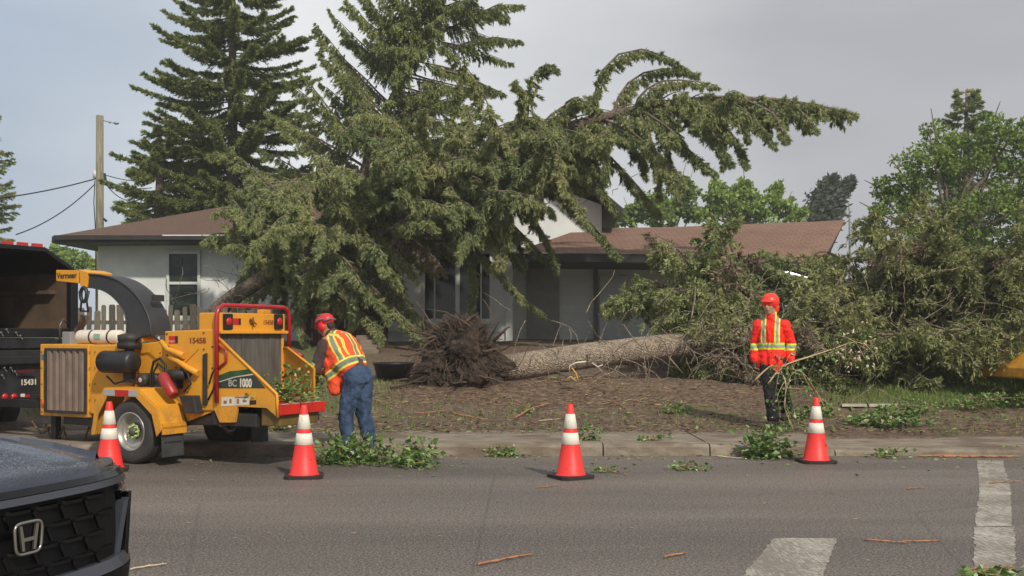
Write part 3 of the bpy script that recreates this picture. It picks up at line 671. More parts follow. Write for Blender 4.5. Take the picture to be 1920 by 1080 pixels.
    # curtains of hanging fronds over the lower two thirds of the stem
    ylo = [(430, 520), (480, 600), (600, 650), (690, 660), (715, 520), (750, 540), (785, 430), (845, 440), (885, 550), (930, 470), (960, 440), (1040, 380), (1080, 360), (1150, 360), (1180, 380), (1240, 390), (1300, 330), (1400, 290), (1500, 250)]
    yhi = [(430, 310), (480, 345), (560, 315), (640, 250), (720, 280), (800, 250), (900, 240), (1000, 235), (1100, 215), (1300, 185), (1500, 185)]
    for i in range(215):
        x = 430+650*rng.uniform()**1.1 if i < 195 else rng.uniform(1100, 1480)
        a_, b_ = lerp_pts(yhi, x), lerp_pts(ylo, x); y = rng.uniform(a_, max(a_+5, b_-70)); ln = min(rng.uniform(70, 230), b_-y)/84
        Yt = lerp_pts([(372, 25.2), (820, 23.8), (1120, 23), (1600, 22.3)], x)-rng.uniform(-1.2, 1.7)
        sp = grow(P(x, y, Yt), [rng.uniform(-.5, 1.0), rng.normal(0, .6), rng.uniform(-.5, .5)], ln, 2.2, 8, rng, .07)
        T.limb(sp, ln, max(10, int(34*ln)), .30, 26, .10, .0115, .018, side=.35, fwd=.4, down=1.2, spread=.32, s0=.03, taper=1.1, sub=2, dead=rng.uniform() < .04)
    T.limb(tp[8:], 6, 140, .34, 26, .10, .012, .02, side=.7, fwd=.55, down=.5, spread=.5, s0=.05, sub=2, wood=False)
    T.bare(50, [PX(470, 24.6), 24.6, PZ(540, 24.6)], (.8, .4, .45), .008, .8)
    T.bare(60, [PX(900, 23.4), 23.4, PZ(340, 23.4)], (1.6, .4, .4), .008, .7)
    e = T.finish('spruce_tree', 'toppled spruce slumped over the house roof, its drooping top pointing right', 'spruce', SPR_G, BARK, (tp[0][0], 25.2, 1.2), [Vector((tp[0][0]-.6, 25.3, 1.1))]+[Vector(p) for p in tp], [.22, .21, .20, .19, .18, .17, .16, .14, .12, .10, .08, .06, .04, .02, .01], deadmat=SPR_B)
toppled_spruce()

# ---- uprooted spruce on the lawn: bare lower trunk, crown crushed into a long heap to the right
def uprooted():
    T = Tree(37); rng = T.rng
    path = [(928, 694, 17.3), (1000, 683, 17.45), (1100, 667, 17.7), (1200, 655, 17.95), (1320, 642, 18.2), (1450, 628, 18.5), (1600, 612, 18.9), (1750, 600, 19.3), (1900, 590, 19.8), (2100, 580, 20.3)]
    tp = np.array([list(P(x, y, Y)) for x, y, Y in path]); K = len(tp)-1
    seg = np.linalg.norm(np.diff(tp, axis=0), axis=1); cum = np.concatenate([[0], np.cumsum(seg)]); tot = cum[-1]
    def at(L_):
        i = min(int(np.searchsorted(cum, L_, side='right')-1), K-1); f = (L_-cum[i])/seg[i]; return tp[i]*(1-f)+tp[i+1]*f, unit(tp[i+1]-tp[i])
    L0 = cum[4]-.5; nb = 190
    for i in range(nb):
        q = (i+rng.uniform(0, 1))/nb; p, ax = at(L0+(tot-L0)*q*.999); a = rng.uniform(0, 2*math.pi); px = CX+FPX*p[0]/p[1]
        u = unit(np.cross(ax, [0, 1, 0])); u = u if u[2] > 0 else -u; v = np.cross(ax, u); rad = u*math.cos(a)+v*math.sin(a)
        Ln = rng.uniform(1.5, 2.7)*(1 if px < 1900 else .8)
        if 1405 < px < 1560 and rad[2] > 0: Ln *= .52
        if px < 1340: Ln *= .62
        d = rad*.85+ax*.45
        sp = grow(p, d, Ln, 1.0 if rad[2] > 0 else .3, 9, rng, .10)
        for r_ in sp: r_[2] = max(r_[2], gz(r_[0], r_[1])+rng.uniform(.05, .25))
        T.limb(sp, Ln, max(9, int(20*Ln)), .44, 16, .085, .014, .03, side=.7, fwd=.55, down=.55, spread=.5, s0=.12, sub=3, dead=rng.uniform() < .09)
    T.bare(200, [PX(1400, 17.4), 17.5, PZ(655, 17.4)], (1.5, .5, .35), .009, .8)
    T.bare(120, [PX(1650, 17.6), 17.2, PZ(620, 17.4)], (1.7, .5, .5), .007, .7)
    # snapped stubs along the bare part of the trunk
    for L_ in np.linspace(1.2, cum[4]+.6, 22):
        p, ax = at(L_); a = rng.uniform(0, 6.28); u = unit(np.cross(ax, [0, 1, 0])); v = np.cross(ax, u); rad = u*math.cos(a)+v*math.sin(a)
        sp = grow(p+rad*.15, rad+ax*.3, rng.uniform(.12, .5), .1, 3, rng, .1); T.limbs.tube([Vector(x) for x in sp], [.02, .016, .01, .004], 5)
    # white flecks of broken wood in the heap
    wd = MB()
    for _ in range(48):
        x, y = rng.uniform(1560, 1640), rng.uniform(600, 700); p = P(x, y, 16.3+rng.uniform(0, .5)); d = Vector(rng.normal(0, 1, 3)).normalized()*rng.uniform(.03, .09); wd.tube([p, p+d*.5+Vector((.01, 0, .01)), p+d], [.006, .014, .003], 4)
    c = list(tp); rad = [.225, .22, .215, .21, .20, .185, .17, .14, .1, .04]
    e = T.finish('uprooted_spruce', 'uprooted spruce lying on the lawn, its thick bare trunk running right into a crushed crown', 'spruce', SPR_O, BARK_F, (tp[0][0], 17.3, gz(tp[0][0], 17.3)), [Vector(p) for p in c], rad, trunk_n=24, deadmat=SPR_B)
    wd.v = [tuple(Vector(v)-e.location) for v in wd.v]; wd.build('broken_wood', mat('fresh_wood', srgb(216, 200, 170), .8, island=.2), e)['kind'] = 'stuff'
    # root plate: lumpy soil disc on edge with roots
    rc = P(862, 672, 17.2)-e.location; rb = MB(); nr = 90; mr_ = 46; vs = []; fs = []
    for i in range(mr_+1):
        th = math.pi*i/mr_
        for j in range(nr):
            a = 2*math.pi*j/nr; v = Vector((math.sin(th)*math.cos(a)*.62, math.sin(th)*math.sin(a)*.62, math.cos(th)*.70))
            f = .90+.42*noise.noise(v*2.4+Vector((5, 1, 2)))+.24*noise.noise(v*6)+.14*noise.noise(v*13)+.06*noise.noise(v*28)
            v = v*f
            if v.z < 0: v.x *= 1+.55*min(1, -v.z/.6); 
            v.x += .18*max(0, -v.z)
            vs.append(v+rc)
    for i in range(mr_):
        for j in range(nr): fs.append((i*nr+j, (i+1)*nr+j, (i+1)*nr+(j+1) % nr, i*nr+(j+1) % nr))
    rb.add(vs, fs, 0, False)
    k = NT('root_soil', .95); n1_ = k.noise(7, 7, .7); n2_ = k.noise(40, 4, .7)
    k.col(k.ramp(n1_, [(.3, srgb(40, 32, 26)), (.5, srgb(72, 58, 48)), (.7, srgb(108, 92, 78))])); k.bump(k.math('ADD', n1_, n2_), 1, .05)
    root = rb.build('root_plate', k.m, e)
    rt = MB()
    for i in range(900):
        a = rng.uniform(0, 2*math.pi); th = rng.uniform(.1, 2.4); dv = np.array([math.sin(th)*math.cos(a), math.sin(th)*math.sin(a)*.9-.1, math.cos(th)])
        p = np.array(rc)+dv*np.array([.5, .5, .62]); big = rng.uniform() < .05
        ln = rng.uniform(.35, .9) if big else rng.uniform(.15, .62)
        dd = dv+rng.normal(0, .75, 3)+np.array([-.2, -.15, .1 if not big else .2])
        if dd[2] > .1: dd[2] *= .45; ln *= .6
        if th < .8: ln *= .6
        sp = grow(p, dd, ln, .9 if not big else .3, 7, rng, .22)
        for q in sp: q[2] = max(q[2], .02)
        r0 = rng.uniform(.018, .034) if big else rng.uniform(.003, .007)
        rt.tube([Vector(q) for q in sp], list(np.linspace(r0, r0*.3, 8)), 5, cap=False)
    # long lateral roots trailing left along the ground and up
    for pts, r0 in (([(850, 690), (800, 705), (760, 722), (730, 728)], .035), ([(840, 640), (810, 610), (795, 585), (780, 565)], .02), ([(870, 630), (860, 600), (835, 585), (800, 580)], .022), ([(890, 640), (880, 610), (850, 590)], .02), ([(830, 660), (790, 660), (765, 668), (750, 665)], .028), ([(880, 700), (860, 725), (820, 735)], .03), ([(905, 625), (925, 600), (915, 575), (905, 560)], .016), ([(915, 640), (935, 605), (940, 585)], .018), ([(840, 650), (820, 612), (800, 600)], .02), ([(925, 640), (950, 615), (957, 612)], .03)):
        sp = [P(x, y, 16.9-.02*i)-e.location for i, (x, y) in enumerate(pts)]; rt.tube(sp, list(np.linspace(r0, r0*.45, len(sp))), 6)
    rt.build('roots', mat('root_brown', srgb(84, 69, 56), .9, var=.35, vscale=8, island=.35), e)
    return e
uprooted()
# ---- second fallen crown: a heap of olive boughs filling the right side
def heap(name, label, spots, seed, leaf, dead=.07, wl=.42):
    T = Tree(seed); rng = T.rng; c0 = None
    for (px, py, Y, n_, Lm, sx, sz) in spots:
        p0 = np.array(P(px, py, Y)); c0 = p0 if c0 is None else c0
        for _ in range(n_):
            p = p0+rng.normal(0, 1, 3)*np.array([sx, .35, sz]); a = rng.uniform(0, 6.28)
            d = np.array([math.cos(a)+.25, -abs(math.sin(a))*.8+.15, rng.uniform(.1, 1.3)]); Ln = Lm*rng.uniform(.6, 1.15)
            sp = grow(p, d, Ln, 2.2, 9, rng, .08)
            for r_ in sp: r_[2] = max(r_[2], gz(r_[0], r_[1])+.08)
            T.limb(sp, Ln, max(8, int(19*Ln)), wl, 16, .09, .015, .025, side=.65, fwd=.55, down=.65, spread=.5, s0=.1, sub=3, dead=rng.uniform() < dead)
    b = Vector(c0); b.z = gz(b.x, b.y)
    tr = [b+Vector((-1.6, .3, .25)), b+Vector((0, .3, .5)), b+Vector((1.6, .4, .6)), b+Vector((3.0, .5, .5))]
    return T.finish(name, label, 'spruce', leaf, BARK, b, tr, [.2, .17, .13, .06], deadmat=SPR_B)
heap('fallen_spruce', 'fallen olive green spruce crown heaped up in front of the big leafy tree at right', [(1680, 580, 18.9, 24, 1.45, .9, .26), (1780, 565, 19.2, 28, 1.6, 1.0, .26), (1890, 550, 19.2, 24, 1.45, .9, .26), (1618, 510, 19.4, 9, 1.0, .22, .25), (1750, 660, 17.3, 24, 1.3, 1.5, .12), (1840, 520, 19.6, 12, 1.3, .9, .2)], 51, SPR_O)
heap('fallen_spruce', 'drooping fallen spruce bough pile standing in front of the garage roof', [(1320, 540, 20.2, 22, 1.25, .40, .22), (1378, 515, 20.6, 14, 1.2, .28, .22), (1185, 590, 21.0, 6, 1.0, .35, .15), (1260, 590, 19.6, 14, 1.2, .5, .22)], 53, SPR_G, .12)

# ---- leafy trees
def leafy(name, label, Y, clumps, seed, leaf, n, size, group=None, trunk_x=None, droopy=0):
    rng = np.random.default_rng(seed); Q = []; cc = []
    for (px, py, r) in clumps:
        c = np.array(P(px, py, Y))+np.array([0, rng.uniform(-.6, .9), 0]); rr = r*Y/FPX; cc.append((c, rr))
        k_ = max(14, int(34*(rr/1.2)**1.5)); 
        for _ in range(k_):
            v = unit(rng.normal(0, 1, 3)); lc = c+v*rr*rng.uniform(.35, .92); lr = min(.62, rr*rng.uniform(.22, .42))
            m = int(n*(lr/.35)**1.5)+12
            off = unit(rng.normal(0, 1, (m, 3)))*(lr*rng.uniform(.3, 1.05, (m, 1))); off[:, 2] *= .7; pc = lc+off
            D = unit(rng.normal(0, 1, (m, 3))+off/lr*.6+np.array([droopy, 0, -.1])); Sd = unit(np.cross(D, rng.normal(0, 1, (m, 3))))
            s = size*rng.uniform(.6, 1.3, (m, 1)); Q.append(np.stack([pc, pc+D*s*.5+Sd*s*.38, pc+D*s, pc+D*s*.5-Sd*s*.38], 1))
    c = np.mean([q[0] for q in cc], 0); base = Vector((PX(trunk_x, Y) if trunk_x else c[0], Y, 1.2))
    e = empty(name, base, label=label, cat='tree', group=group)
    quads_mesh('crown', np.concatenate(Q)-np.array(base)[None, None], leaf, e)
    t = MB(); top = Vector((c[0], c[1], c[2])); t.tube([(0, 0, -.2), (top-base)*.5, top-base], [.28*size*4, .2*size*4, .08*size*4], 9); t.build('trunk', BARK, e)
    lm = MB()
    for q, r_ in cc:
        a = (top-base)*rng.uniform(.45, .9); b = Vector(q)-base; mid = (a+b)/2+Vector((0, 0, -.2)); lm.tube([a, mid, b, b+(b-mid)*.5], [.09, .06, .035, .012], 6, cap=False)
    lm.build('limbs', BARK, e); return e
leafy('leafy_tree', 'bright green bushy tree behind the garage roof, left of the two bent poplars', 55, [(1345, 375, 34), (1395, 362, 30), (1430, 385, 36), (1475, 390, 26), (1380, 400, 34), (1330, 405, 28), (1455, 362, 18), (1400, 345, 14), (1345, 350, 14), (1490, 405, 20)], 61, DEC_L, 46, .22)
leafy('leafy_tree', 'darker green tree showing under the tail of the drooping spruce top', 58, [(1215, 385, 34), (1260, 380, 34), (1290, 360, 26), (1185, 400, 26), (1300, 395, 30), (1240, 410, 28), (1160, 410, 20), (1280, 340, 14)], 62, DEC, 46, .22)
leafy('leafy_tree', 'big full leafy tree at the right edge behind the heaped boughs', 36, [(1700, 330, 46), (1750, 290, 50), (1810, 300, 60), (1870, 290, 56), (1925, 290, 60), (1680, 390, 46), (1740, 380, 56), (1820, 390, 60), (1900, 390, 64), (1655, 430, 34), (1770, 245, 34), (1850, 240, 36), (1905, 240, 34), (1665, 350, 24), (1720, 440, 46), (1960, 360, 70), (1640, 400, 16), (1800, 450, 60), (1890, 455, 60)], 63, DEC, 62, .12)
leafy('leafy_tree', 'low green tree behind the open end of the dump truck', 60, [(100, 475, 22), (130, 482, 22), (155, 490, 18), (80, 480, 18), (115, 495, 24), (170, 497, 12)], 64, DEC_L, 40, .22)
def poplar(px, py, h, lab, seed):
    rng = np.random.default_rng(seed); Y = 62; base = Vector((PX(px, Y), Y, 1.2)); e = empty('poplar_tree', base, label=lab, cat='tree', group='bent poplars beyond the garage roof')
    Q = []; sp = [P(px-2, 440, Y), P(px, 400, Y), P(px+6, py+h*.55, Y), P(px+18, py+h*.2, Y), P(px+34, py, Y)]; a = np.array([list(p) for p in sp])
    for t, wd in zip(np.linspace(.6, 4, 42), np.linspace(1, .3, 42)):
        i = min(int(t), 3); c = a[i]*(1-(t-i))+a[i+1]*(t-i); m = 85
        off = rng.normal(0, 1, (m, 3))*np.array([.30, .30, .35])*wd+np.array([.1, 0, 0]); D = unit(np.array([.7, 0, .45])+rng.normal(0, .35, (m, 3))); Sd = unit(np.cross(D, rng.normal(0, 1, (m, 3)))); pc = c+off; s = .34*rng.uniform(.6, 1.3, (m, 1))
        Q.append(np.stack([pc, pc+D*s*.5+Sd*s*.22, pc+D*s, pc+D*s*.5-Sd*s*.22], 1))
    quads_mesh('crown', np.concatenate(Q)-np.array(base)[None, None], DEC_D, e)
    MB().tube([Vector((0, 0, 0))]+[p-base for p in sp], [.16, .13, .1, .07, .04, .02], 7).build('trunk', BARK, e)
poplar(1524, 337, 75, 'left of the two dark wind bent poplars', 71)
poplar(1556, 342, 70, 'right of the two dark wind bent poplars', 72)
# ---- pole, wires, far lamp
pole = empty('utility_pole', (PX(187, 43), 43, 1.3), label='tall bare wooden utility pole behind the left end of the house', cat='utility pole')
pb = Vector(pole.location); WOODP = mat('pole_wood', srgb(132, 126, 104), .9, var=.35, vscale=3, stretch=(6, 6, .5))
MB().tube([(0, 0, -.2), (0, 0, PZ(217, 43)-pb.z)], [.17, .145], 14).build('shaft', WOODP, pole)
MB().tube([P(190, 225, 43)-pb, P(205, 229, 43)-pb, P(216, 231, 43)-pb], .022, 6).ball(P(218, 231, 43)-pb, (.12, .08, .06)).ball(P(206, 229, 43)-pb, .05).build('bracket', mat('galv', srgb(150, 152, 155), .5, .4), pole)
MB().tube([P(179, 320, 43)-pb, P(179, 334, 43)-pb], .10, 10).build('insulator', mat('porcelain', srgb(205, 205, 200), .3), pole)
MB().tube([P(178, 338, 42.8)-pb, P(176, 380, 42.8)-pb, P(179, 430, 42.8)-pb, P(180, 560, 42.8)-pb], .02, 5).build('conduit', mat('black_cable', srgb(30, 30, 32), .6), pole)
MB().tube([P(196, 325, 42.8)-pb, P(199, 345, 42.8)-pb], .05, 6).tube([P(194, 410, 42.8)-pb, P(200, 415, 42.8)-pb], .05, 6).build('clamp', MATS['black_cable'], pole)
def wire(label, a, b, sag, r=.018):
    a, b = Vector(a), Vector(b); pts = [a.lerp(b, t)+Vector((0, 0, -sag*4*t*(1-t))) for t in [i/14 for i in range(15)]]
    o = MB().tube([p-a for p in pts], r, 5).build('overhead_wire', MATS['black_cable'], loc=a); tag(o, label, 'wire')
wire('upper overhead wire running left from the utility pole', P(180, 335, 43), P(-60, 378, 38), .12, .025)
wire('lower overhead wire sloping down left from the utility pole', P(178, 345, 43), P(30, 440, 36), .25, .022)
wire('top service wire running right from the pole into the spruce', P(197, 328, 42.8), P(290, 340, 45), .1)
wire('middle service wire running right from the pole', P(198, 338, 42.8), P(285, 352, 45), .15)
wire('low service wire running right from the pole', P(198, 345, 42.8), P(280, 362, 45), .5)
wire('faint wire crossing low above the dump truck', P(60, 470, 43), P(178, 448, 43), .1)
lamp = empty('street_lamp', (PX(1593, 75), 75, 1.3), label='thin far street lamp bending left beside the poplars', cat='street lamp')
lb = Vector(lamp.location); MB().tube([P(1593, 600, 75)-lb, P(1593, 395, 75)-lb, P(1590, 378, 75)-lb, P(1583, 370, 75)-lb, P(1576, 368, 75)-lb], [.09, .07, .05, .045, .04], 7).build('shaft', MATS['galv'], lamp)
MB().ball(P(1573, 369, 75)-lb, (.28, .12, .07)).build('lamp_head', MATS['galv'], lamp)
# ------------------------------------------------------------------ wood chipper
k = NT('machine_yellow', .42); dn = k.noise(2.2, 6, .65); dz = k.noise(30, 4, .6)
c = k.mix(k.math('MULTIPLY', k.step(dn, .5, .72), .45), srgb(222, 154, 44), srgb(184, 130, 58)); c = k.mix(k.math('MULTIPLY', k.step(dz, .58, .72), .4), c, srgb(130, 94, 52)); c = k.mix(k.math('MULTIPLY', k.math('MULTIPLY', k.step(k.xyz()[2], .85, .35), k.step(k.noise(5, 6, .7), .38, .62)), .6), c, srgb(120, 98, 70))
k.col(c); k.b.inputs['Specular IOR Level'].default_value = .35; YEL = k.m
BLK = mat('black_paint', srgb(34, 34, 36), .45, var=.3, vscale=4)
DRK = mat('dark_steel', srgb(60, 58, 56), .6, .3, var=.35, vscale=6)
RUB = mat('tyre_rubber', srgb(62, 59, 56), .85, var=.25, vscale=5, bump=.3)
RIM = mat('wheel_silver', srgb(176, 172, 164), .35, .6, var=.35, vscale=4)
RED = mat('red_tube', srgb(168, 26, 34), .35, var=.15, coat=.3)
REDL = mat('red_reflector', srgb(190, 30, 30), .3)
WHT = mat('white_plate', srgb(214, 208, 192), .5, var=.12, vscale=10)
SIL = mat('silver_strip', srgb(176, 178, 178), .35, .3)
ORG = mat('orange_lens', srgb(226, 90, 20), .3)
ch = empty('wood_chipper', (-4.07, 11.6, 0), R(-28), label='yellow trailer wood chipper with black curved chute and red bar round its feed end', cat='wood chipper')
U2 = (math.cos(R(28)), -math.sin(R(28))); W2 = (math.sin(R(28)), math.cos(R(28))); OX, OY = -4.07, 11.6
def C(px, py, yl):          # photo column/row on the plane local y = yl -> local point
    k_ = (px-CX)/FPX; a = -((OX+yl*W2[0])-k_*(OY+yl*W2[1]))/(U2[0]-k_*U2[1])
    Yd = OY+a*U2[1]+yl*W2[1]; return Vector((a, yl, CH_-(py-HY)*Yd/FPX))
def CE(px, py, a):          # the same on the plane local x = a
    k_ = (px-CX)/FPX; yl = -((OX+a*U2[0])-k_*(OY+a*U2[1]))/(W2[0]-k_*W2[1])
    Yd = OY+a*U2[1]+yl*W2[1]; return Vector((a, yl, CH_-(py-HY)*Yd/FPX))
def side(mb, pts, y0, th, mi=0): mb.prism([C(x, y, y0) for x, y in pts], (0, th, 0), mi); return mb
ys = .22
# chassis
mb = MB(); a0 = C(75, 780, ys).x; mb.box(-2.9, 1.25, .40, .50, .50, .60).box(-2.9, 1.25, 1.0, 1.10, .50, .60)
mb.box(-.08, .08, .05, 1.45, .36, .48).box(-3.2, -1.6, .69, .81, .48, .60).box(-1.55, -.3, .3, 1.1, .34, .47)
mb.build('chassis', BLK, ch, bevel=.008)
# engine housing
e0, e1 = C(75, 645, ys), C(252, 645, ys)
mb = MB(); mb.box(e0.x, C(166, 700, ys).x, ys, 1.22, C(75, 779, ys).z, e0.z)
mb.box(C(166, 700, ys).x+.001, C(246, 700, ys).x, ys+.015, 1.2, C(166, 776, ys).z, e0.z-.004)
mb.build('engine_housing', YEL, ch, bevel=.012)
# upper step in front of the chute, conveyor shoulder
mb = MB(); side(mb, [(252, 660), (262, 645), (300, 640), (312, 660), (350, 700), (385, 725), (385, 775), (252, 775)], ys+.10, .75); mb.build('drum_housing', YEL, ch, bevel=.012)
# radiator grille
gx0, gx1, gz0, gz1 = C(89, 700, ys).x, C(161, 700, ys).x, C(89, 768, ys).z, C(89, 658, ys).z
mb = MB(); mb.box(gx0-.02, gx1+.02, ys-.03, ys-.001, gz1, gz1+.035).box(gx0-.02, gx1+.02, ys-.03, ys-.001, gz0-.03, gz0).box(gx0-.02, gx0, ys-.03, ys-.001, gz0, gz1).box(gx1, gx1+.02, ys-.03, ys-.001, gz0, gz1)
mb.build('grille_frame', DRK, ch, bevel=.005)
GR = mat('grille_slats', srgb(122, 104, 92), .6, .1, var=.2); mb = MB(); n = 6; wv = (gx1-gx0)/n
for i in range(n):
    x = gx0+wv*i; mb.prism([(x+wv*.06, ys-.004, gz0), (x+wv*.30, ys-.034, gz0), (x+wv*.72, ys-.034, gz0), (x+wv*.94, ys-.004, gz0)], (0, 0, gz1-gz0))
o = mb.build('grille', GR, ch)
mb = MB()
for px in (78, 168, 178, 160):
    for py in (660, 690, 720, 750, 772): mb.ball(C(px, py, ys-.004), .008, 6, 4)
mb.build('rivets', DRK, ch)
MB().ball(C(81, 755, ys-.015), (.03, .02, .045)).build('marker_light', ORG, ch)
MB().box(C(78, 667, ys).x, C(85, 667, ys).x, ys-.006, ys-.001, C(80, 674, ys).z, C(80, 664, ys).z).build('sticker', mat('blue_sticker', srgb(60, 110, 140), .4), ch)
# silencer with tail pipe and air filter
ca, cb = C(192, 678, .12), C(252, 675, .12)
mb = MB(); mb.lathe([(0, ca.x-.01), (.09, ca.x-.01), (.125, ca.x+.03), (.125, cb.x-.03), (.10, cb.x), (0, cb.x)], 20, (0, .12, ca.z), 'x'); mb.build('air_filter', BLK, ch)
mb = MB(); p = C(243, 650, .2); mb.lathe([(0, .0), (.055, 0), (.055, .1), (.13, .11), (.135, .16), (.12, .19), (.13, .2), (.13, .26), (.05, .28), (0, .28)], 18, (p.x, .2, p.z-.13)); mb.lathe([(.07, -.40), (.07, -.1)], 12, (p.x, .2, p.z)); mb.build('precleaner', DRK, ch)
# white tool tube strapped on top
ca, cb = C(150, 628, .35), C(228, 628, .35); zc = e0.z+.085
mb = MB(); mb.lathe([(0, ca.x), (.045, ca.x), (.05, ca.x-.01), (.078, ca.x+.005), (.082, ca.x+.03), (.08, cb.x-.02), (.07, cb.x), (0, cb.x)], 22, (0, .35, zc), 'x'); wt = mb.build('storage_tube', mat('tube_white', srgb(226, 214, 196), .45, var=.08), ch)
mb = MB()
for q in (.35, .78): x = ca.x+(cb.x-ca.x)*q; mb.lathe([(.083, x-.012), (.085, x-.012), (.085, x+.012), (.083, x+.012)], 22, (0, .35, zc), 'x')
mb.build('strap', DRK, ch)
MB().lathe([(0, ca.x-.004), (.03, ca.x-.006), (.035, ca.x-.004)], 14, (0, .35, zc-.015), 'x').build('cap', mat('cap_grey', srgb(120, 112, 104), .5), ch)
x = ca.x+(cb.x-ca.x)*.48
MB().box(x, x+.1, .262, .268, zc-.02, zc+.035).build('sticker', mat('teal_sticker', srgb(140, 178, 160), .5), ch)
# exhaust stack leaning
MB().tube([C(136, 650, .7), C(140, 628, .7), C(155, 606, .7), C(158, 592, .7)], [.045, .045, .045, .05], 12).build('exhaust_pipe', mat('rusty_pipe', srgb(96, 78, 64), .8, var=.3), ch)
MB().box(C(116, 635, .6).x, C(132, 635, .6).x, .6, .75, C(116, 648, .6).z, C(116, 622, .6).z).build('battery_box', mat('grey_box', srgb(140, 140, 138), .5), ch, bevel=.01)
# discharge chute: rectangular duct swept on an arc
outer = [(284, 628), (281, 600), (268, 570), (248, 545), (222, 526), (195, 517), (164, 514)]
inner = [(238, 628), (238, 605), (231, 580), (216, 560), (199, 547), (182, 541), (160, 538)]
ya, yb = .48, .78; mb = MB(); R4 = []
for (ox, oy), (ix, iy) in zip(outer, inner):
    a, b = C(ox, oy, ya), C(ix, iy, ya); R4.append([a, a+Vector((0, yb-ya, 0)), b+Vector((0, yb-ya, 0)), b])
# subdivide the arc
def catm(p0, p1, p2, p3, t): return ((2*p1)+(p2-p0)*t+(2*p0-5*p1+4*p2-p3)*t*t+(3*p1-p0-3*p2+p3)*t**3)*.5
RR = []
for i in range(len(R4)-1):
    for t in (0, .25, .5, .75):
        g = lambda j: R4[max(0, min(len(R4)-1, j))]
        RR.append([catm(g(i-1)[q], g(i)[q], g(i+1)[q], g(i+2)[q], t) for q in range(4)])
RR.append(R4[-1])
vs = [p for r in RR for p in r]; fs = [(i*4+q, i*4+(q+1) % 4, (i+1)*4+(q+1) % 4, (i+1)*4+q) for i in range(len(RR)-1) for q in range(4)]
mb.add(vs, fs+[(0, 1, 2, 3)]); CHU = mat('chute_black', srgb(52, 52, 54), .5, var=.2, vscale=3)
mb.build('chute', CHU, ch, bevel=.006)
mb = MB()
for (ox, oy), i in ((o_, n_) for n_, o_ in enumerate(outer)):
    pass
mb.tube([r[0]+Vector((0, -.006, 0)) for r in RR], .012, 6).tube([r[3]+Vector((0, -.006, 0)) for r in RR], .009, 6); mb.build('chute_flange', CHU, ch)
MB().lathe([(0, 0), (.2, 0), (.2, .03), (.17, .05), (.17, .09), (0, .09)], 26, (C(262, 632, .63).x, .63, C(262, 640, .63).z)).build('swivel_collar', YEL, ch)
MB().box(C(290, 556, .6).x-.0, C(290, 556, .6).x+.05, .55, .7, C(290, 565, .6).z, C(290, 553, .6).z).build('chute_lug', CHU, ch)
dmb = MB(); dmb.prism([C(105, 506, .46), C(146, 507, .46), (C(146, 531, .46)), C(105, 527, .46)], (0, .36, 0)); df = dmb.build('deflector', YEL, ch, bevel=.006)
dmb = MB(); dmb.prism([C(148, 505, .45), C(164, 510, .45), C(161, 540, .45), C(150, 536, .45)], (0, .37, 0)); dmb.build('deflector_hinge', YEL, ch, bevel=.006)
text_obj('lettering', 'Vermeer', .10, BLK, df, tuple(C(125, 517, .455)), (R(90), 0, 0), .001, .95, .001)
mb = MB(); pc = C(157, 562, .45)
ring = [pc+Vector((.052*math.cos(t), 0, .085*math.sin(t)+.06)) for t in [i*math.pi/8 for i in range(17)]]
mb.tube(ring, .022, 8, cap=False); mb.tube([pc+Vector((-.075, 0, .10)), pc+Vector((-.04, 0, -.02)), pc+Vector((-.055, 0, -.13))], .013, 6).tube([pc+Vector((.09, 0, .10)), pc+Vector((.05, 0, -.02)), pc+Vector((.075, 0, -.14))], .013, 6)
mb.tube([pc+Vector((-.055, 0, -.13)), pc+Vector((.075, 0, -.14))], .012, 6); mb.build('chute_handle', BLK, ch)
# 15458 side box
mb = MB(); side(mb, [(309, 621), (386, 618), (404, 618), (404, 770), (345, 770), (345, 742), (360, 700), (309, 672)], ys-.02, .98); bx = mb.build('feed_housing', YEL, ch, bevel=.01)
text_obj('number', '15458', .085, mat('number_brown', srgb(132, 62, 20), .6), bx, tuple(C(370, 639, ys-.024)), (R(90), 0, 0), .001, 1.15, .002)
def logo(px, py, y, parent, Mx=None):
    p = C(px, py, y); mb = MB(); 
    MB().box(p.x-.065, p.x+.028, y-.003, y, p.z-.04, p.z+.04).build('badge', REDL, parent)
    MB().box(p.x+.030, p.x+.068, y-.003, y, p.z-.04, p.z+.04).build('badge', BLK, parent)
    text_obj('badge_lettering', 'Calgary', .03, WHT, parent, (p.x-.018, y-.004, p.z-.015), (R(90), 0, 0), .0005)
logo(325, 637, ys-.021, bx)
mb = MB(); side(mb, [(380, 665), (386, 662), (386, 760), (380, 760)], ys-.045, .024); mb.build('door_edge', DRK, ch)
mb = MB()
for pts in ([(302, 640), (315, 655), (332, 662), (345, 667)], [(318, 672), (335, 678), (352, 690), (372, 700)]):
    mb.tube([C(x, y, ys-.05) for x, y in pts], [.028, .03, .034, .036], 10)
mb.build('feed_cylinder', YEL, ch)
mb = MB()
for pts, r in (([(283, 735), (282, 705), (288, 678), (300, 672), (310, 685), (312, 705), (318, 715)], .014), ([(287, 735), (287, 700), (296, 682), (306, 690), (310, 712)], .012), ([(345, 735), (358, 720), (352, 700), (340, 690)], .012), ([(300, 745), (310, 752), (330, 740)], .012)):
    mb.tube([C(x, y, ys-.06) for x, y in pts], r, 7)
mb.build('hoses', MATS['black_cable'], ch)
p = C(275, 712, ys); mb = MB(); mb.lathe([(0, -.04), (.065, -.04), (.07, 0), (.07, .12), (0, .12)], 16, (p.x, ys-.05, p.z), 'y').lathe([(0, -.02), (.05, -.02), (.05, .10), (0, .10)], 14, (p.x+.14, ys-.02, p.z+.02), 'y').box(p.x-.1, p.x+.45, ys-.02, ys+.1, p.z-.09, p.z+.06)
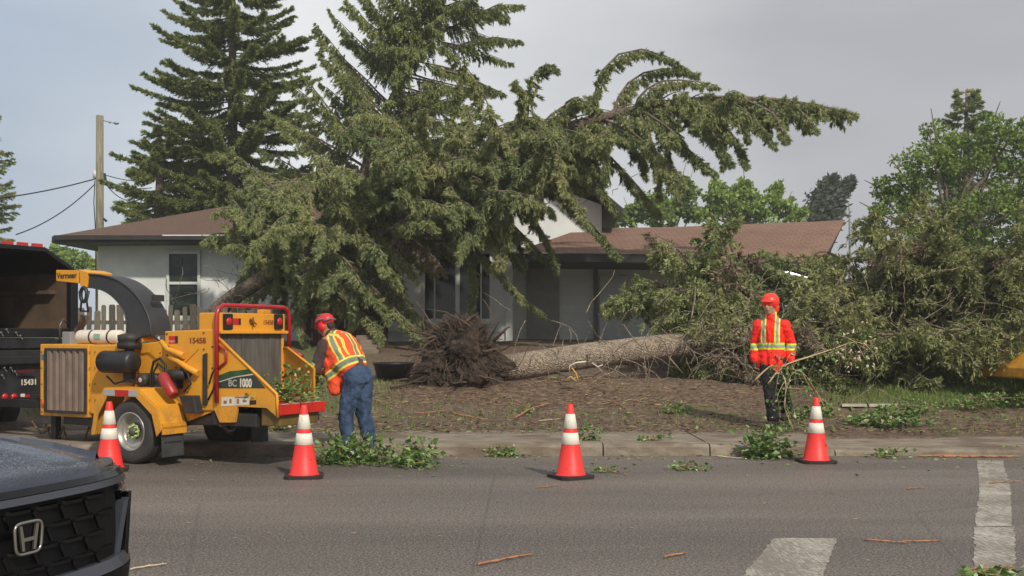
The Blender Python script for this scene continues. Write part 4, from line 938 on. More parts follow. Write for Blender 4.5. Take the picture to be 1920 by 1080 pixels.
q = C(335, 702, ys); mb.lathe([(0, q.x-.1), (.055, q.x-.1), (.055, q.x+.12), (0, q.x+.12)], 14, (0, ys-.02, q.z), 'x'); mb.build('hydraulic_pump', DRK, ch)
MB().lathe([(0, -.05), (.025, -.052), (.027, -.05)], 12, (p.x, ys-.045, p.z), 'y').build('pump_cap', mat('pump_white', srgb(190, 170, 170), .5), ch)
a, b = C(303, 702, .02), C(326, 742, .02); mb = MB(); d = (b-a); mb.tube([a, a+d*.08, a+d*.92, b], [.045, .062, .062, .05], 14); mb.build('fire_extinguisher', mat('dull_red', srgb(158, 44, 44), .4, var=.2), ch)
mb = MB(); side(mb, [(335, 742), (362, 742), (368, 775), (345, 775)], .1, .25); mb.build('toolbox', DRK, ch, bevel=.01)
# hopper: header, side walls, curtain, wings, table
b1 = C(410, 640, ys-.0).x; b2 = C(520, 745, ys-.02).x; yf = CE(532, 640, b1).y
mb = MB(); zt = C(410, 586, ys).z; zh = C(410, 624, ys).z; zb = C(410, 768, ys).z
mb.box(b1-.28, b1+.02, ys, yf, zh, zt)
mb.box(b1-.3, b1, ys-.01, ys+.03, zb, zh).box(b1-.3, b1, yf-.03, yf+.01, zb, zh); hp = mb.build('hopper', YEL, ch, bevel=.01)
mb = MB(); mb.box(b1-.01, b1+.055, ys-.02, yf+.02, zh-.01, zh+.025); mb.build('hopper_lip', YEL, ch, bevel=.006)
mb = MB(); n = 9
for i in range(n):
    y0 = ys+.035+(yf-ys-.07)*i/n; mb.prism([(b1-.02+.006*(i % 2), y0, zb), (b1-.02+.006*(i % 2), y0+(yf-ys)/n*1.0, zb), (b1-.012+.006*(i % 2), y0+(yf-ys)/n*1.0, zb), (b1-.012+.006*(i % 2), y0, zb)], (0, 0, zh-zb))
mb.build('curtain', mat('curtain_rubber', srgb(92, 88, 82), .8, var=.3, vscale=6, stretch=(1, 3, .4)), ch)
# near wing with green swoosh and lettering
wing = [(410, 640), (413, 634), (520, 742), (521, 783), (492, 766), (445, 760), (445, 790), (412, 790), (404, 760)]
mb = MB(); side(mb, [(404, 640), (412, 635), (519, 741), (520, 783), (500, 765), (445, 762), (440, 792), (412, 792), (400, 764)], ys-.03, .03); wg = mb.build('wing', YEL, ch)
mb = MB(); pts = [(410, 634), (519, 739), (521, 783)]; mb.tube([C(x, y, ys-.03) for x, y in pts], .016, 7); mb.build('wing_edge', YEL, ch)
GRN = mat('decal_green', srgb(44, 84, 44), .5, var=.3, vscale=9); GRN2 = mat('decal_dark', srgb(52, 56, 48), .5)
mb = MB(); side(mb, [(410, 704), (430, 696), (452, 694), (466, 692), (474, 700), (440, 706), (410, 716)], ys-.0325, .002); mb.build('decal', GRN, wg)
mb = MB(); side(mb, [(410, 717), (440, 708), (476, 703), (498, 728), (410, 728)], ys-.0325, .002); mb.build('decal', GRN2, wg)
mb = MB(); side(mb, [(410, 715.5), (440, 706.2), (475, 701), (476, 702.6), (440, 707.8), (410, 717)], ys-.0335, .002); mb.build('decal_line', WHT, wg)
text_obj('lettering', 'BC', .10, mat('letter_grey', srgb(176, 172, 164), .5), wg, tuple(C(436, 719, ys-.036)), (R(90), 0, 0), .001, .95, .001)
text_obj('lettering', '1000', .12, WHT, wg, tuple(C(460, 719, ys-.035)), (R(90), R(0), 0), .001, .72, .005)
mb = MB(); side(mb, [(415, 745), (467, 742), (467, 759), (415, 762)], ys-.034, .003); pl = mb.build('warning_plate', WHT, wg)
mb = MB()
for x0_, x1_, y0_, y1_ in ((419, 425, 751, 757), (430, 434, 748, 756), (444, 448, 748, 757), (455, 462, 750, 754), (440, 466, 743.5, 746)):
    side(mb, [(x0_, y0_), (x1_, y0_), (x1_, y1_), (x0_, y1_)], ys-.036, .0015)
mb.build('plate_marks', mat('plate_print', srgb(150, 100, 70), .6), wg)
mb = MB(); side(mb, [(468, 751), (480, 750), (480, 758), (468, 759)], ys-.034, .003); mb.build('plate', BLK, wg)
# far wing
b3 = CE(585, 690, b2-.04).x; mb = MB(); z1 = CE(532, 652, b1).z; yt = CE(603, 760, b2).y; ye = CE(588, 690, b2-.08).y; zw = CE(588, 690, b2-.08).z
mb.prism([(b1, yf, z1), (b1+.10, yf+(ye-yf)*.13, z1+.0), (b2-.08, ye, zw), (b2-.08, ye, .72), (b1, yf, .72)], (0, .03, 0)); mb.build('wing', YEL, ch)
mb = MB(); mb.tube([(b1+.0, yf, z1), (b1+.10, yf+(ye-yf)*.13, z1), (b2-.08, ye, zw)], .014, 6); mb.build('wing_edge', YEL, ch)
# feed table
tz = CE(560, 757, b2).z
mb = MB(); mb.box(b1, b2+.02, ys+.0, yt-.04, tz-.03, tz).box(b2+.021, b2+.05, ys-.03, yt, tz-.10, tz+.01); mb.build('feed_table', mat('table_red', srgb(196, 40, 26), .4, var=.15), ch, bevel=.006)
mb = MB(); n = 4
for i in range(n): y0 = ys+(yt-ys)*(i+.08)/n; mb.box(b2+.02, b2+.054, y0, y0+(yt-ys)/n*.5, tz+.011, tz+.014)
mb.build('table_reflectors', WHT, ch)
mb = MB(); mb.box(b2-.25, b2+.0, ys+.02, yt-.06, tz-.22, tz-.031); mb.build('table_brace', mat('olive_steel', srgb(110, 88, 40), .6, var=.3), ch, bevel=.01)
mb = MB(); mb.box(b1-.1, b2-.3, ys+.0, yf, zb-.17, zb-.03); mb.build('bumper', DRK, ch, bevel=.01)
for yy in (ys+.1, ys+.42): MB().box(b1+.2, b1+.21, 0, 0, 0, 0) if False else None
p = CE(430, 780, b2-.29); mb = MB(); mb.lathe([(0, 0), (.035, 0), (.035, .02), (0, .02)], 14, (b2-.30, ys+.12, zb-.1), 'x').lathe([(0, 0), (.035, 0), (.035, .02), (0, .02)], 14, (b2-.30, ys+.62, zb-.1), 'x'); mb.build('tail_light', REDL, ch)
# red bar frame
zt2 = C(410, 572, ys-.05).z; yn, yfr = ys-.05, yf+.07; r = .024
near = [(b1+.02, yn, C(404, 755, yn).z), (b1+.02, yn, zt2-.10), (b1+.02, yn+.03, zt2-.03), (b1+.02, yn+.10, zt2), (b1+.02, yfr-.10, zt2), (b1+.02, yfr-.03, zt2-.03), (b1+.02, yfr, zt2-.10), (b1+.02, yfr, C(404, 655, yn).z)]
mb = MB(); mb.tube(near, r, 10)
mb.tube([(b1+.02, yn, C(404, 646, yn).z), C(424, 657, yn), C(424, 678, yn), (b1+.03, yn, C(404, 692, yn).z)], .014, 8)
mb.tube([(b1+.02, yfr, C(404, 655, yn).z), (b1+.22, yfr, C(404, 672, yn).z)], .02, 8); mb.build('bar_frame', RED, ch)
# header details: two lamps, logo, number, latch
for px in (425, 520):
    c0 = CE(px, 603, b1+.022); hb = MB().box(b1+.021, b1+.06, c0.y-.06, c0.y+.06, c0.z-.085, c0.z+.085).build('lamp_housing', BLK, hp, bevel=.008)
    MB().lathe([(0, .075), (.03, .07), (.045, .06), (.045, .045)], 16, (b1, c0.y, c0.z), 'x').build('tail_lamp', REDL, hp)
c0 = CE(444, 603, b1+.022); MB().box(b1+.021, b1+.025, c0.y-.055, c0.y+.025, c0.z-.035, c0.z+.035).build('badge', REDL, hp); MB().box(b1+.021, b1+.025, c0.y+.027, c0.y+.062, c0.z-.035, c0.z+.035).build('badge', BLK, hp)
text_obj('number', '15458', .07, MATS['number_brown'], hp, tuple(CE(503, 605, b1+.023)), (R(90), 0, R(90)), .001, 1.0, .001)
c0 = CE(475, 603, b1+.05); mb = MB(); mb.lathe([(0, .03), (.02, .03), (.035, .01), (.035, 0)], 10, (b1+.02, c0.y, c0.z), 'x').tube([(b1+.05, c0.y-.05, c0.z+.03), (b1+.05, c0.y+.05, c0.z-.03)], .008, 6).tube([(b1+.05, c0.y, c0.z+.05), (b1+.05, c0.y, c0.z-.06)], .008, 6); mb.build('latch', mat('latch_brown', srgb(110, 70, 40), .6), hp)
mb = MB(); c0 = CE(536, 668, b1+.02); mb.tube([c0+Vector((.02, 0, .05)), c0+Vector((.03, 0, .02)), c0+Vector((.02, 0, -.03)), c0+Vector((.03, 0, -.08))], .012, 6); mb.build('chain', BLK, ch)
MB().box(b1-.18, b1-.1, yf-.25, yf-.1, zt, zt+.05).build('lifting_lug', YEL, ch, bevel=.01)
# wheels
def wheel(yc, outward, r=.345, w_=.23):
    e = []
    prof = [(.205, -.10), (.24, -.115), (.31, -.112), (.335, -.095), (.345, -.06), (.345, .06), (.335, .095), (.31, .112), (.24, .115), (.205, .10)]
    t = MB().lathe(prof, 40, (0, yc, r+.005), 'y').build('tyre', RUB, ch)
    g = MB()
    for i in range(3): y = yc-.045+.045*i; g.lathe([(.3455, y-.004), (.349, y-.004), (.349, y+.004), (.3455, y+.004)], 40, (0, 0, r+.005), 'y')
    g.build('tread_rib', DRK, t)
    s = outward; rm = MB().lathe([(.213, yc-.1*s), (.213, yc+.105*s), (.205, yc+.11*s), (.19, yc+.10*s), (.175, yc+.05*s), (.165, yc+.02*s), (.11, yc+.0*s), (.085, yc+.02*s), (.085, yc+.03*s)], 36, (0, 0, r+.005), 'y').build('rim', RIM, t)
    hb = MB().lathe([(.085, yc+.025*s), (.08, yc+.045*s), (.045, yc+.05*s), (.045, yc+.085*s), (.03, yc+.10*s), (0, yc+.10*s)], 20, (0, 0, r+.005), 'y').build('hub', mat('hub_grey', srgb(96, 90, 78), .6, .2, var=.3), rm)
    lg = MB()
    for i in range(8):
        a = i*math.pi/4; lg.tube([(.062*math.cos(a), yc+.03*s, r+.005+.062*math.sin(a)), (.062*math.cos(a), yc+.085*s, r+.005+.062*math.sin(a))], .011, 6)
    pts = [(.076*math.cos(i*math.pi/12)*(1+.12*math.cos(i*2)), yc+.06*s, r+.005+.076*math.sin(i*math.pi/12)*(1+.12*math.cos(i*2))) for i in range(25)]
    lg.tube(pts, .006, 5, cap=False); lg.build('lug_indicators', mat('lug_green', srgb(178, 204, 120), .5), rm)
    return t
wheel(0, -1); wheel(1.42, 1)
# fenders: bent sheet over each wheel with reflective lip, mud flap behind
def fender(y0, y1, near):
    prof = [(-.55, .30), (-.50, .56), (-.36, .80), (.17, .80), (.44, .62), (.52, .40)]
    mb = MB(); t = .015
    for (ax, az_), (bx, bz) in zip(prof, prof[1:]):
        mb.prism([(ax, y0, az_), (bx, y0, bz), (bx, y0, bz+t*1.3), (ax, y0, az_+t*1.3)], (0, y1-y0, 0))
    if near:
        # outer skirt following the wheel opening
        out = prof; inn = [(-.50, .30), (-.44, .52), (-.30, .73), (.13, .73), (.37, .55), (.44, .32)]
        for i in range(5): mb.prism([(out[i][0], y0-.012, out[i][1]), (out[i+1][0], y0-.012, out[i+1][1]), (inn[i+1][0], y0-.012, inn[i+1][1]), (inn[i][0], y0-.012, inn[i][1])], (0, .011, 0))
        mb.box(.505, .52, y0, y1, .34, .46)
    f = mb.build('fender', YEL, ch)
    if near:
        MB().box(-.34, -.18, y0-.016, y0-.0125, .735, .80).box(.03, .165, y0-.016, y0-.0125, .735, .80).build('reflector', SIL, f); MB().box(-.175, .025, y0-.016, y0-.0125, .735, .80).build('reflector', REDL, f)
    fl = MB(); ya_, yb_ = (y0+.02, y1-.02); fl.prism([(.47, ya_, .40), (.485, ya_, .40), (.50, ya_, .10), (.485, ya_, .10)], (0, yb_-ya_, 0)); g = fl.build('mud_flap', mat('flap_rubber', srgb(62, 63, 62), .75, var=.35, vscale=8), f)
    bl = MB()
    for q in (.1, .5, .9): bl.ball((.49, ya_+(yb_-ya_)*q, .385), .012, 6, 4)
    bl.box(.488, .500, ya_+.03, yb_-.03, .25, .26); bl.build('flap_bolts', DRK, g)
fender(-.14, .20, True); fender(1.24, 1.56, False)
# bolts, seams and scuffs that break up the sheet metal
mb = MB()
for px, py in ((313, 626), (382, 624), (313, 666), (382, 655), (352, 735), (398, 735), (398, 690), (398, 650), (356, 712), (262, 668), (262, 700), (262, 730), (300, 662), (330, 690)): mb.ball(C(px, py, ys-.026), .010, 6, 4)
mb.build('bolts', DRK, ch)
mb = MB()
for a_, b_ in (((338, 705), (338, 690)), ((338, 690), (372, 655)), ((250, 700), (300, 700))): mb.tube([C(*a_, ys-.022), C(*b_, ys-.022)], .004, 4)
mb.build('panel_seam', mat('seam_brown', srgb(110, 76, 34), .7), ch)
mb = MB(); mb.tube([C(x, y, ys-.05) for x, y in ((392, 720), (398, 700), (404, 690), (408, 700), (400, 730), (390, 750))], .010, 6); mb.tube([C(x, y, ys-.05) for x, y in ((255, 640), (262, 632), (285, 628), (300, 640), (318, 652))], .010, 6)
mb.tube([C(x, y, ys-.07) for x, y in ((200, 705), (215, 720), (240, 712), (262, 722), (285, 735))], .011, 6); mb.build('hydraulic_lines', MATS['black_cable'], ch)
# brace from fender to hopper, tongue, jack, chains
mb = MB(); side(mb, [(345, 775), (404, 745), (412, 760), (412, 800), (404, 770), (352, 790)], ys-.0, .10); mb.build('gusset', YEL, ch)
mb = MB(); mb.box(.4, b1-.1, .25, .6, .42, .54); mb.build('battery_tray', DRK, ch, bevel=.01)
mb = MB(); mb.box(-1.95, -1.87, .45, .53, .1, .85).box(-2.0, -1.82, .40, .58, .02, .1); mb.build('jack', DRK, ch)
for pts in ([(85, 795), (95, 818), (110, 822), (118, 800)], [(118, 800), (128, 828), (150, 835), (168, 800)], [(60, 790), (78, 812), (92, 800)]):
    mb = MB(); q = [C(x, y, .5) for x, y in pts]; qq = [catm(q[max(0, i-1)], q[i], q[i+1], q[min(len(q)-1, i+2)], t) for i in range(len(q)-1) for t in (0, .2, .4, .6, .8)]+[q[-1]]
    for i, (a, b) in enumerate(zip(qq, qq[1:])): mb.tube([a, b], .011 if i % 2 else .016, 5)
    mb.build('safety_chain', mat('rust_chain', srgb(104, 84, 60), .8, var=.3), ch)

# ------------------------------------------------------------------ chip dump truck (only its open rear end is in the frame)
tk = empty('dump_truck', (-7.03, 12.47, 0), R(-28), label='black dump truck backed up to the chipper with its dark chip box open', cat='truck')
TB = mat('truck_black', srgb(24, 24, 26), .4, var=.3, vscale=3); TI = mat('box_interior', srgb(92, 74, 58), .8, var=.35, vscale=3)
TOX, TOY = -7.03, 12.47
def T_(px, py, xl_):   # plane local x
    k_ = (px-CX)/FPX; yl = -((TOX+xl_*U2[0])-k_*(TOY+xl_*U2[1]))/(W2[0]-k_*W2[1]); Yd = TOY+xl_*U2[1]+yl*W2[1]
    return Vector((xl_, yl, CH_-(py-HY)*Yd/FPX))
zr = T_(60, 470, 0).z; Wd = 2.3; zf = 1.48
mb = MB(); mb.box(-4.6, 0, 0, .05, zf, zr).box(-4.6, 0, Wd-.05, Wd, zf, zr-.25).box(-4.6, -4.55, .051, Wd-.051, zf, zr-.1)
mb.prism([(-4.6, 0, zr+.001), (-4.6, Wd*.80, zr+.001), (-4.6, Wd, zr-.249), (-4.6, Wd, zr-.19), (-4.6, Wd*.80, zr+.06), (-4.6, 0, zr+.06)], (4.6, 0, 0))
mb.build('box_shell', TB, tk, bevel=.006)
MB().box(-4.54, -.02, .052, .062, zf, zr-.01).box(-4.54, -.02, Wd-.062, Wd-.052, zf, zr-.27).box(-4.545, -4.53, .07, Wd-.07, zf, zr-.12).box(-4.54, -.01, .06, Wd-.06, zf-.02, zf+.0).box(-4.5, -.3, Wd-.16, Wd-.063, 1.95, 2.0).build('box_lining', TI, tk)
mb = MB(); mb.box(.001, .08, Wd-.12, Wd, 1.25, zr-.24).box(.001, .06, 0, .08, zf, zr).box(.001, .06, .09, Wd-.12, zf-.12, zf); mb.build('rear_frame', TB, tk, bevel=.008)
mb = MB(); mb.box(-4.6, 0, .3, .45, 1.0, 1.35).box(-4.6, 0, Wd-.45, Wd-.3, 1.0, 1.35).box(-6.8, -.05, .75, .9, .7, 1.0).box(-6.8, -.05, 1.4, 1.55, .7, 1.0); mb.build('subframe', TB, tk, bevel=.01)
mb = MB(); mb.box(-.02, .04, .25, Wd-.1, .52, 1.20).box(.041, .12, .2, Wd-.1, 1.02, 1.12).box(-.4, .041, .1, Wd-.05, 1.22, 1.34); bp = mb.build('rear_plate', mat('plate_charcoal', srgb(40, 40, 43), .5, var=.4, vscale=5), tk, bevel=.008)
text_obj('number', '15431', .10, WHT, bp, tuple(T_(54, 717, .043)), (R(90), 0, R(90)), .001, 1.0, .003)
mb = MB()
for px in (9, 26): q = T_(px, 744, .042); mb.lathe([(0, .02), (.04, .018), (.045, 0)], 14, (.042, q.y, q.z), 'x')
mb.build('tail_light', REDL, bp)
q = T_(46, 743, .042); MB().box(.042, .048, q.y-.06, q.y, q.z-.035, q.z+.035).build('reflector', WHT, bp); MB().box(.042, .048, q.y+.002, q.y+.07, q.z-.02, q.z+.02).build('reflector', REDL, bp)
mb = MB()
for px, py in ((12, 618), (30, 624), (38, 630), (8, 690), (20, 690), (4, 704), (28, 697), (2, 624)): q = T_(px, py, .07); mb.ball(q, .02, 8, 6); mb.tube([q, q+Vector((.05, 0, -.05))], .008, 5)
mb.tube([T_(112, 640, .15), T_(112, 610, .15), T_(118, 598, .15), T_(126, 606, .15)], .016, 6); mb.build('couplings', mat('dull_chrome', srgb(104, 100, 96), .4, .6), tk)
q = T_(50, 696, .13); MB().box(.121, .126, q.y-.12, q.y+.12, q.z-.015, q.z+.015).build('reflector', mat('dark_red', srgb(96, 22, 24), .4), bp)
mb = MB(); z0 = zr+.12
for y_ in (.2, .5): mb.box(-3.0, -.2, y_, y_+.04, z0, z0+.05)
for i in range(9): mb.box(-2.9+.33*i, -2.87+.33*i, .241, .499, z0+.01, z0+.04)
for i in range(8): mb.box(-.15, -.10, .2+.22*i, .34+.22*i, z0-.06, z0-.01)
mb.box(-.16, -.09, .1, 1.95, z0-.062-.02, z0-.062); mb.build('roof_rack', mat('rack_red', srgb(190, 50, 44), .45), tk)
def tw(x, y, r=.48, w_=.28):
    t = MB().lathe([(.27, -w_/2), (.32, -w_/2), (.44, -w_/2+.01), (r, -w_/2+.04), (r, w_/2-.04), (.44, w_/2-.01), (.32, w_/2), (.27, w_/2)], 32, (x, y, r), 'y').build('wheel', RUB, tk)
    MB().lathe([(.27, -w_/2+.01), (.25, -.05), (.1, -.07), (.1, .07), (.25, .05), (.27, w_/2-.01)], 24, (x, y, r), 'y').build('rim', RIM, t)
for y in (.15, .46, Wd-.46, Wd-.15): tw(-1.5, y)
for y in (.2, Wd-.2): tw(-6.3, y)
mb = MB(); mb.prism([(-4.75, 0.05, .6), (-4.75, .05, 2.5), (-6.2, .05, 2.5), (-6.7, .05, 1.75), (-7.6, .05, 1.6), (-7.7, .05, .6)], (0, Wd-.1, 0)); mb.build('cab', mat('cab_white', srgb(190, 190, 190), .4), tk, bevel=.06)
mb = MB(); mb.prism([(-4.95, .04, 1.7), (-4.95, .04, 2.35), (-6.1, .04, 2.35), (-6.5, .04, 1.75)], (0, .008, 0)); mb.build('cab_window', GLASS, tk)

# ------------------------------------------------------------------ foreground car, nose pointing right, wet dark paint
car = empty('parked_car', (-1.79, 3.90, 0), R(-20), label='dark blue wet car at the lower left corner with a black honeycomb grille', cat='car')
k = NT('wet_dark_paint', .22); vo = k.n('ShaderNodeTexVoronoi'); vo.inputs['Scale'].default_value = 110; k.l(k.tc.outputs['Object'], vo.inputs['Vector'])
fn = k.noise(6, 4); vo2 = k.n('ShaderNodeTexVoronoi'); vo2.inputs['Scale'].default_value = 150; k.l(k.tc.outputs['Object'], vo2.inputs['Vector'])
zc = k.xyz()[2]; wet = k.step(zc, .86, .93)
k.col(k.mix(k.math('MULTIPLY', fn, 1.0), srgb(40, 44, 62), srgb(54, 58, 76))); k.b.inputs['Coat Weight'].default_value = 1; k.b.inputs['Coat Roughness'].default_value = .06; k.b.inputs['Metallic'].default_value = .4; k.b.inputs['Roughness'].default_value = .42
d1 = k.math('MULTIPLY', k.math('ADD', k.step(vo.outputs['Distance'], .55, .2), k.math('MULTIPLY', k.step(vo2.outputs['Distance'], .5, .2), .6)), wet)
bn = k.n('ShaderNodeBump'); bn.inputs['Strength'].default_value = .55; bn.inputs['Distance'].default_value = .008; k.l(d1, bn.inputs['Height']); k.l(bn.outputs[0], k.b.inputs['Coat Normal']); k.l(bn.outputs[0], k.b.inputs['Normal']); PAINT = k.m
GLB = mat('gloss_black', srgb(6, 6, 8), .22, var=.2, coat=.2, spec=.3); CHR = mat('dark_chrome', srgb(170, 168, 160), .18, .9); LENS = mat('lamp_lens', srgb(86, 92, 100), .08, .3, coat=1)
MAT_B = mat('matte_black', srgb(9, 9, 11), .6, spec=.25)
# local: x forward (nose at 0), y left; the body is a grid of stations
def nose(y): return -.24*abs(y/.93)**4.2-.05*abs(y/.93)**1.5         # plan curve of the nose
HX = [0, -.03, -.10, -.25, -.5, -.8, -1.1]
def hoodz(x, y): 
    s = max(0, min(1, (-x)/1.1)); return .90+.135*math.sin(s*math.pi/2)**.8*1.0-.055*abs(y/.86)**2.6
vs = []; fs = []; ny = 57; nx_ = 28
for i in range(nx_):
    t = i/(nx_-1); 
    for j in range(ny):
        y = -.915+1.83*j/(ny-1); xr = nose(y)-.03; x = xr+(-1.15-xr)*t**1.15
        z = hoodz(x-nose(y)+0, y)-(.05 if t == 0 else .018*max(0, 1-t*9))
        z -= .075*(max(0, abs(y)-.78)/.135)**2
        if abs(abs(y)-.52) < .04 : z += .006
        vs.append((x, y, z))
for i in range(nx_-1):
    for j in range(ny-1): fs.append((i*ny+j, (i+1)*ny+j, (i+1)*ny+j+1, i*ny+j+1))
mb = MB(); mb.add(vs, fs, 0, True); mb.build('hood', PAINT, car)
# fenders and flanks: stations along x, ring from hood edge down to the sill
def flank(sgn):
    X = [-.34, -.38, -.46, -.6, -.8, -1.0, -1.2, -1.6, -2.4, -3.2, -3.9, -4.3, -4.5, -4.55]; rows = []
    for x in X:
        sh = .97+.05*min(1, max(0, -x/1.2)); bul = 1.0 if x > -4.2 else 1-.25*((-4.2-x)/.35)
        nb = max(0, 1-((-x-.34)/.35))            # near the nose everything pulls in
        pts = [(.80, hoodz(x+.36, .8)-.010), (.86-.03*nb, sh-.035-.03*nb), (.905-.03*nb, sh-.14-.02*nb), (.93-.02*nb, .70), (.925-.01*nb, .55), (.93-.0*nb, .42), (.90-.01*nb, .26), (.85, .20)]
        rows.append([(x, sgn*py*bul, pz) for py, pz in pts])
    vs = [p for r in rows for p in r]; n = 8; fs = []
    for i in range(len(X)-1):
        for j in range(n-1):
            xm_ = (X[i]+X[i+1])/2
            if j >= 4 and (-1.2 < xm_ < -.5 or -3.9 < xm_ < -3.2): continue
            fs.append((i*n+j, (i+1)*n+j, (i+1)*n+j+1, i*n+j+1) if sgn > 0 else (i*n+j, i*n+j+1, (i+1)*n+j+1, (i+1)*n+j))
    mb = MB(); mb.add(vs, fs, 0, True); return mb.build('side_panel', PAINT, car)
flank(1); flank(-1)
# greenhouse, roof, tail
gs = [(-1.12, .74, .80, 1.04), (-1.75, .66, .80, 1.50), (-2.2, .64, .80, 1.66), (-3.3, .63, .80, 1.66), (-4.1, .62, .80, 1.52), (-4.5, .70, .80, 1.05)]
mb = MB(); vs = []; 
for x, yt, yb_, zt_ in gs: vs += [(x, -yb_, 1.0), (x, -yt, zt_-.04), (x, -yt*.8, zt_), (x, yt*.8, zt_), (x, yt, zt_-.04), (x, yb_, 1.0)]
mb.add(vs, [(i*6+j, i*6+j+1, (i+1)*6+j+1, (i+1)*6+j) for i in range(5) for j in range(5)], 0, True)
cab = mb.build('cabin', PAINT, car)
mb = MB(); mb.add([(-1.2, -.66, 1.09), (-1.2, .66, 1.09), (-1.74, .58, 1.50), (-1.74, -.58, 1.50)], [(0, 1, 2, 3)]); mb.v = [(x+.012, y, z+.02) for x, y, z in mb.v]; mb.build('windscreen', GLASS, car)
mb = MB()
for s_ in (-1, 1): mb.add([(-1.5, s_*.80, 1.08), (-4.0, s_*.80, 1.08), (-3.9, s_*.70, 1.46), (-1.85, s_*.70, 1.46)], [(0, 1, 2, 3)])
mb.build('side_window', GLASS, car)
MB().box(-4.56, -4.5, -.68, .68, .3, 1.0).build('tailgate', PAINT, car, bevel=.02)
# fascia strips follow the nose curve: x = nose(y)+dx
def strip(y0, y1, z0, z1, d0, d1, m, name, parent=car, n=24, th=.03, sm=True):
    vs = []; fs = []
    for i in range(n+1):
        y = y0+(y1-y0)*i/n; x = nose(y); vs += [(x+d0, y, z0), (x+d1, y, z1), (x+d1-th, y, z1), (x+d0-th, y, z0)]
    for i in range(n): 
        for q in range(4): fs.append((i*4+q, i*4+(q+1) % 4, (i+1)*4+(q+1) % 4, (i+1)*4+q))
    fs += [(0, 3, 2, 1), (n*4, n*4+1, n*4+2, n*4+3)]
    mb = MB(); mb.add(vs, fs, 0, False); return mb.build(name, m, parent)
strip(-.80, .80, .845, .868, .0, -.025, GLB, 'hood_seal')
strip(-.76, .76, .815, .842, .012, .004, mat('satin_trim', srgb(84, 86, 94), .3, .5), 'grille_trim')
strip(-.66, .66, .50, .812, -.015, -.02, MAT_B, 'grille_back', th=.01)
# honeycomb slats
mb = MB(); rr = random.Random(4)
for r_ in range(4):
    z = .785-.078*r_
    for i in range(-5, 6):
        y = i*.15+(.075 if r_ % 2 else 0)
        if abs(y) > .54: continue
        x = nose(y)
        mb.prism([(x-.022, y-.062, z-.004), (x-.004, y-.046, z-.010), (x-.004, y+.046, z-.010), (x-.022, y+.062, z-.004)], (0.0, 0, .014))
        if abs(y+.075) < .52: mb.prism([(x-.022, y+.064, z-.004), (x-.006, y+.060, z-.010), (x-.006, y+.086, z-.060), (x-.022, y+.090, z-.064)], (0, .010, .004))
mb.build('grille_mesh', GLB, car)
# emblem: rounded frame with an H
ez_, ey_ = .69, 0.0; ex = .028; em = MB(); fr_ = []
for t in range(33):
    a = 2*math.pi*t/32; ca_, sa_ = math.cos(a), math.sin(a); q = lambda v: math.copysign(abs(v)**.42, v); wz = q(sa_); tw_ = .068*(1+.07*wz); fr_.append((ex, ey_+q(ca_)*tw_, ez_+wz*.060))
em.tube(fr_, .0065, 8, cap=False)
for s_ in (-1, 1): em.prism([(ex-.004, s_*.022, ez_-.048), (ex-.004, s_*.034, ez_-.048), (ex-.004, s_*.050, ez_+.050), (ex-.004, s_*.036, ez_+.050), (ex-.004, s_*.027, ez_+.004)], (.009, 0, 0))
em.prism([(ex-.003, -.028, ez_+.002), (ex-.003, .028, ez_+.002), (ex-.003, .025, ez_-.012), (ex-.003, -.025, ez_-.012)], (.007, 0, 0)); em.build('emblem', CHR, car)
pl = []
for t in range(24):
    a = 2*math.pi*t/24; q = lambda v: math.copysign(abs(v)**.42, v); pl.append((ex-.012, q(math.cos(a))*.066*(1+.07*q(math.sin(a))), ez_+q(math.sin(a))*.058))
MB().prism(pl, (.004, 0, 0)).build('emblem_plate', GLB, car)
for s_ in (-1, 1): strip(s_*.60, s_*.925, .25, .885, -.035, -.060, GLB, 'corner_panel', th=.10, n=16)
# headlights and side intakes
for s_ in (-1, 1):
    h = strip(s_*.67, s_*.895, .775, .865, .006, -.045, LENS, 'headlight', th=.09, n=12)
    strip(s_*.68, s_*.89, .768, .780, .012, .010, CHR, 'headlight_trim', h, n=12, th=.02)
    mb = MB(); y0 = s_*.70
    mb.prism([(nose(y0)+.012, y0, .72), (nose(y0)+.012, y0+s_*.036, .735), (nose(y0)+.018, y0-s_*.045, .44), (nose(y0)+.018, y0-s_*.08, .43)], (-.04, 0, 0)); mb.build('intake_blade', mat('blade_silver', srgb(84, 88, 96), .35, .5), car)
    mb = MB(); y0 = s_*.745
    mb.prism([(nose(y0)+.012, y0+s_*.02, .755), (nose(y0)+.006, y0+s_*.05, .755), (nose(y0)+.016, y0+s_*.01, .43), (nose(y0)+.018, y0-s_*.02, .43)], (-.05, 0, 0)); mb.build('intake_trim', GLB, car)
strip(-.93, .93, .74, .80, .0, -.01, PAINT, 'bumper_upper', th=.05) if False else None
for s_ in (-1, 1): strip(s_*.72, s_*.93, .40, .765, .014, -.01, mat('dark_bumper', srgb(22, 23, 30), .3, spec=.3), 'bumper_corner', th=.06, n=14)
strip(-.93, .93, .455, .50, .035, .010, MATS['satin_trim'], 'bumper_lip', th=.06)
strip(-.93, .93, .26, .45, .01, .035, MAT_B, 'lower_grille', th=.05)
strip(-.93, .93, .20, .258, .0, .03, GLB, 'skid_panel', th=.08)
def cw(x, y):
    t = MB().lathe([(.235, -.11), (.30, -.115), (.345, -.09), (.355, -.05), (.355, .05), (.345, .09), (.30, .115), (.235, .11)], 32, (x, y, .355), 'y').build('wheel', RUB, car)
    MB().lathe([(.235, -.10), (.22, -.03), (.06, -.05), (.06, .05), (.22, .03), (.235, .10)], 24, (x, y, .355), 'y').build('rim', RIM, t)
for x in (-.86, -3.55):
    for y in (-.80, .80): cw(x, y)
MB().box(-4.4, -.36, -.74, .74, .25, .80).build('underbody', MAT_B, car)
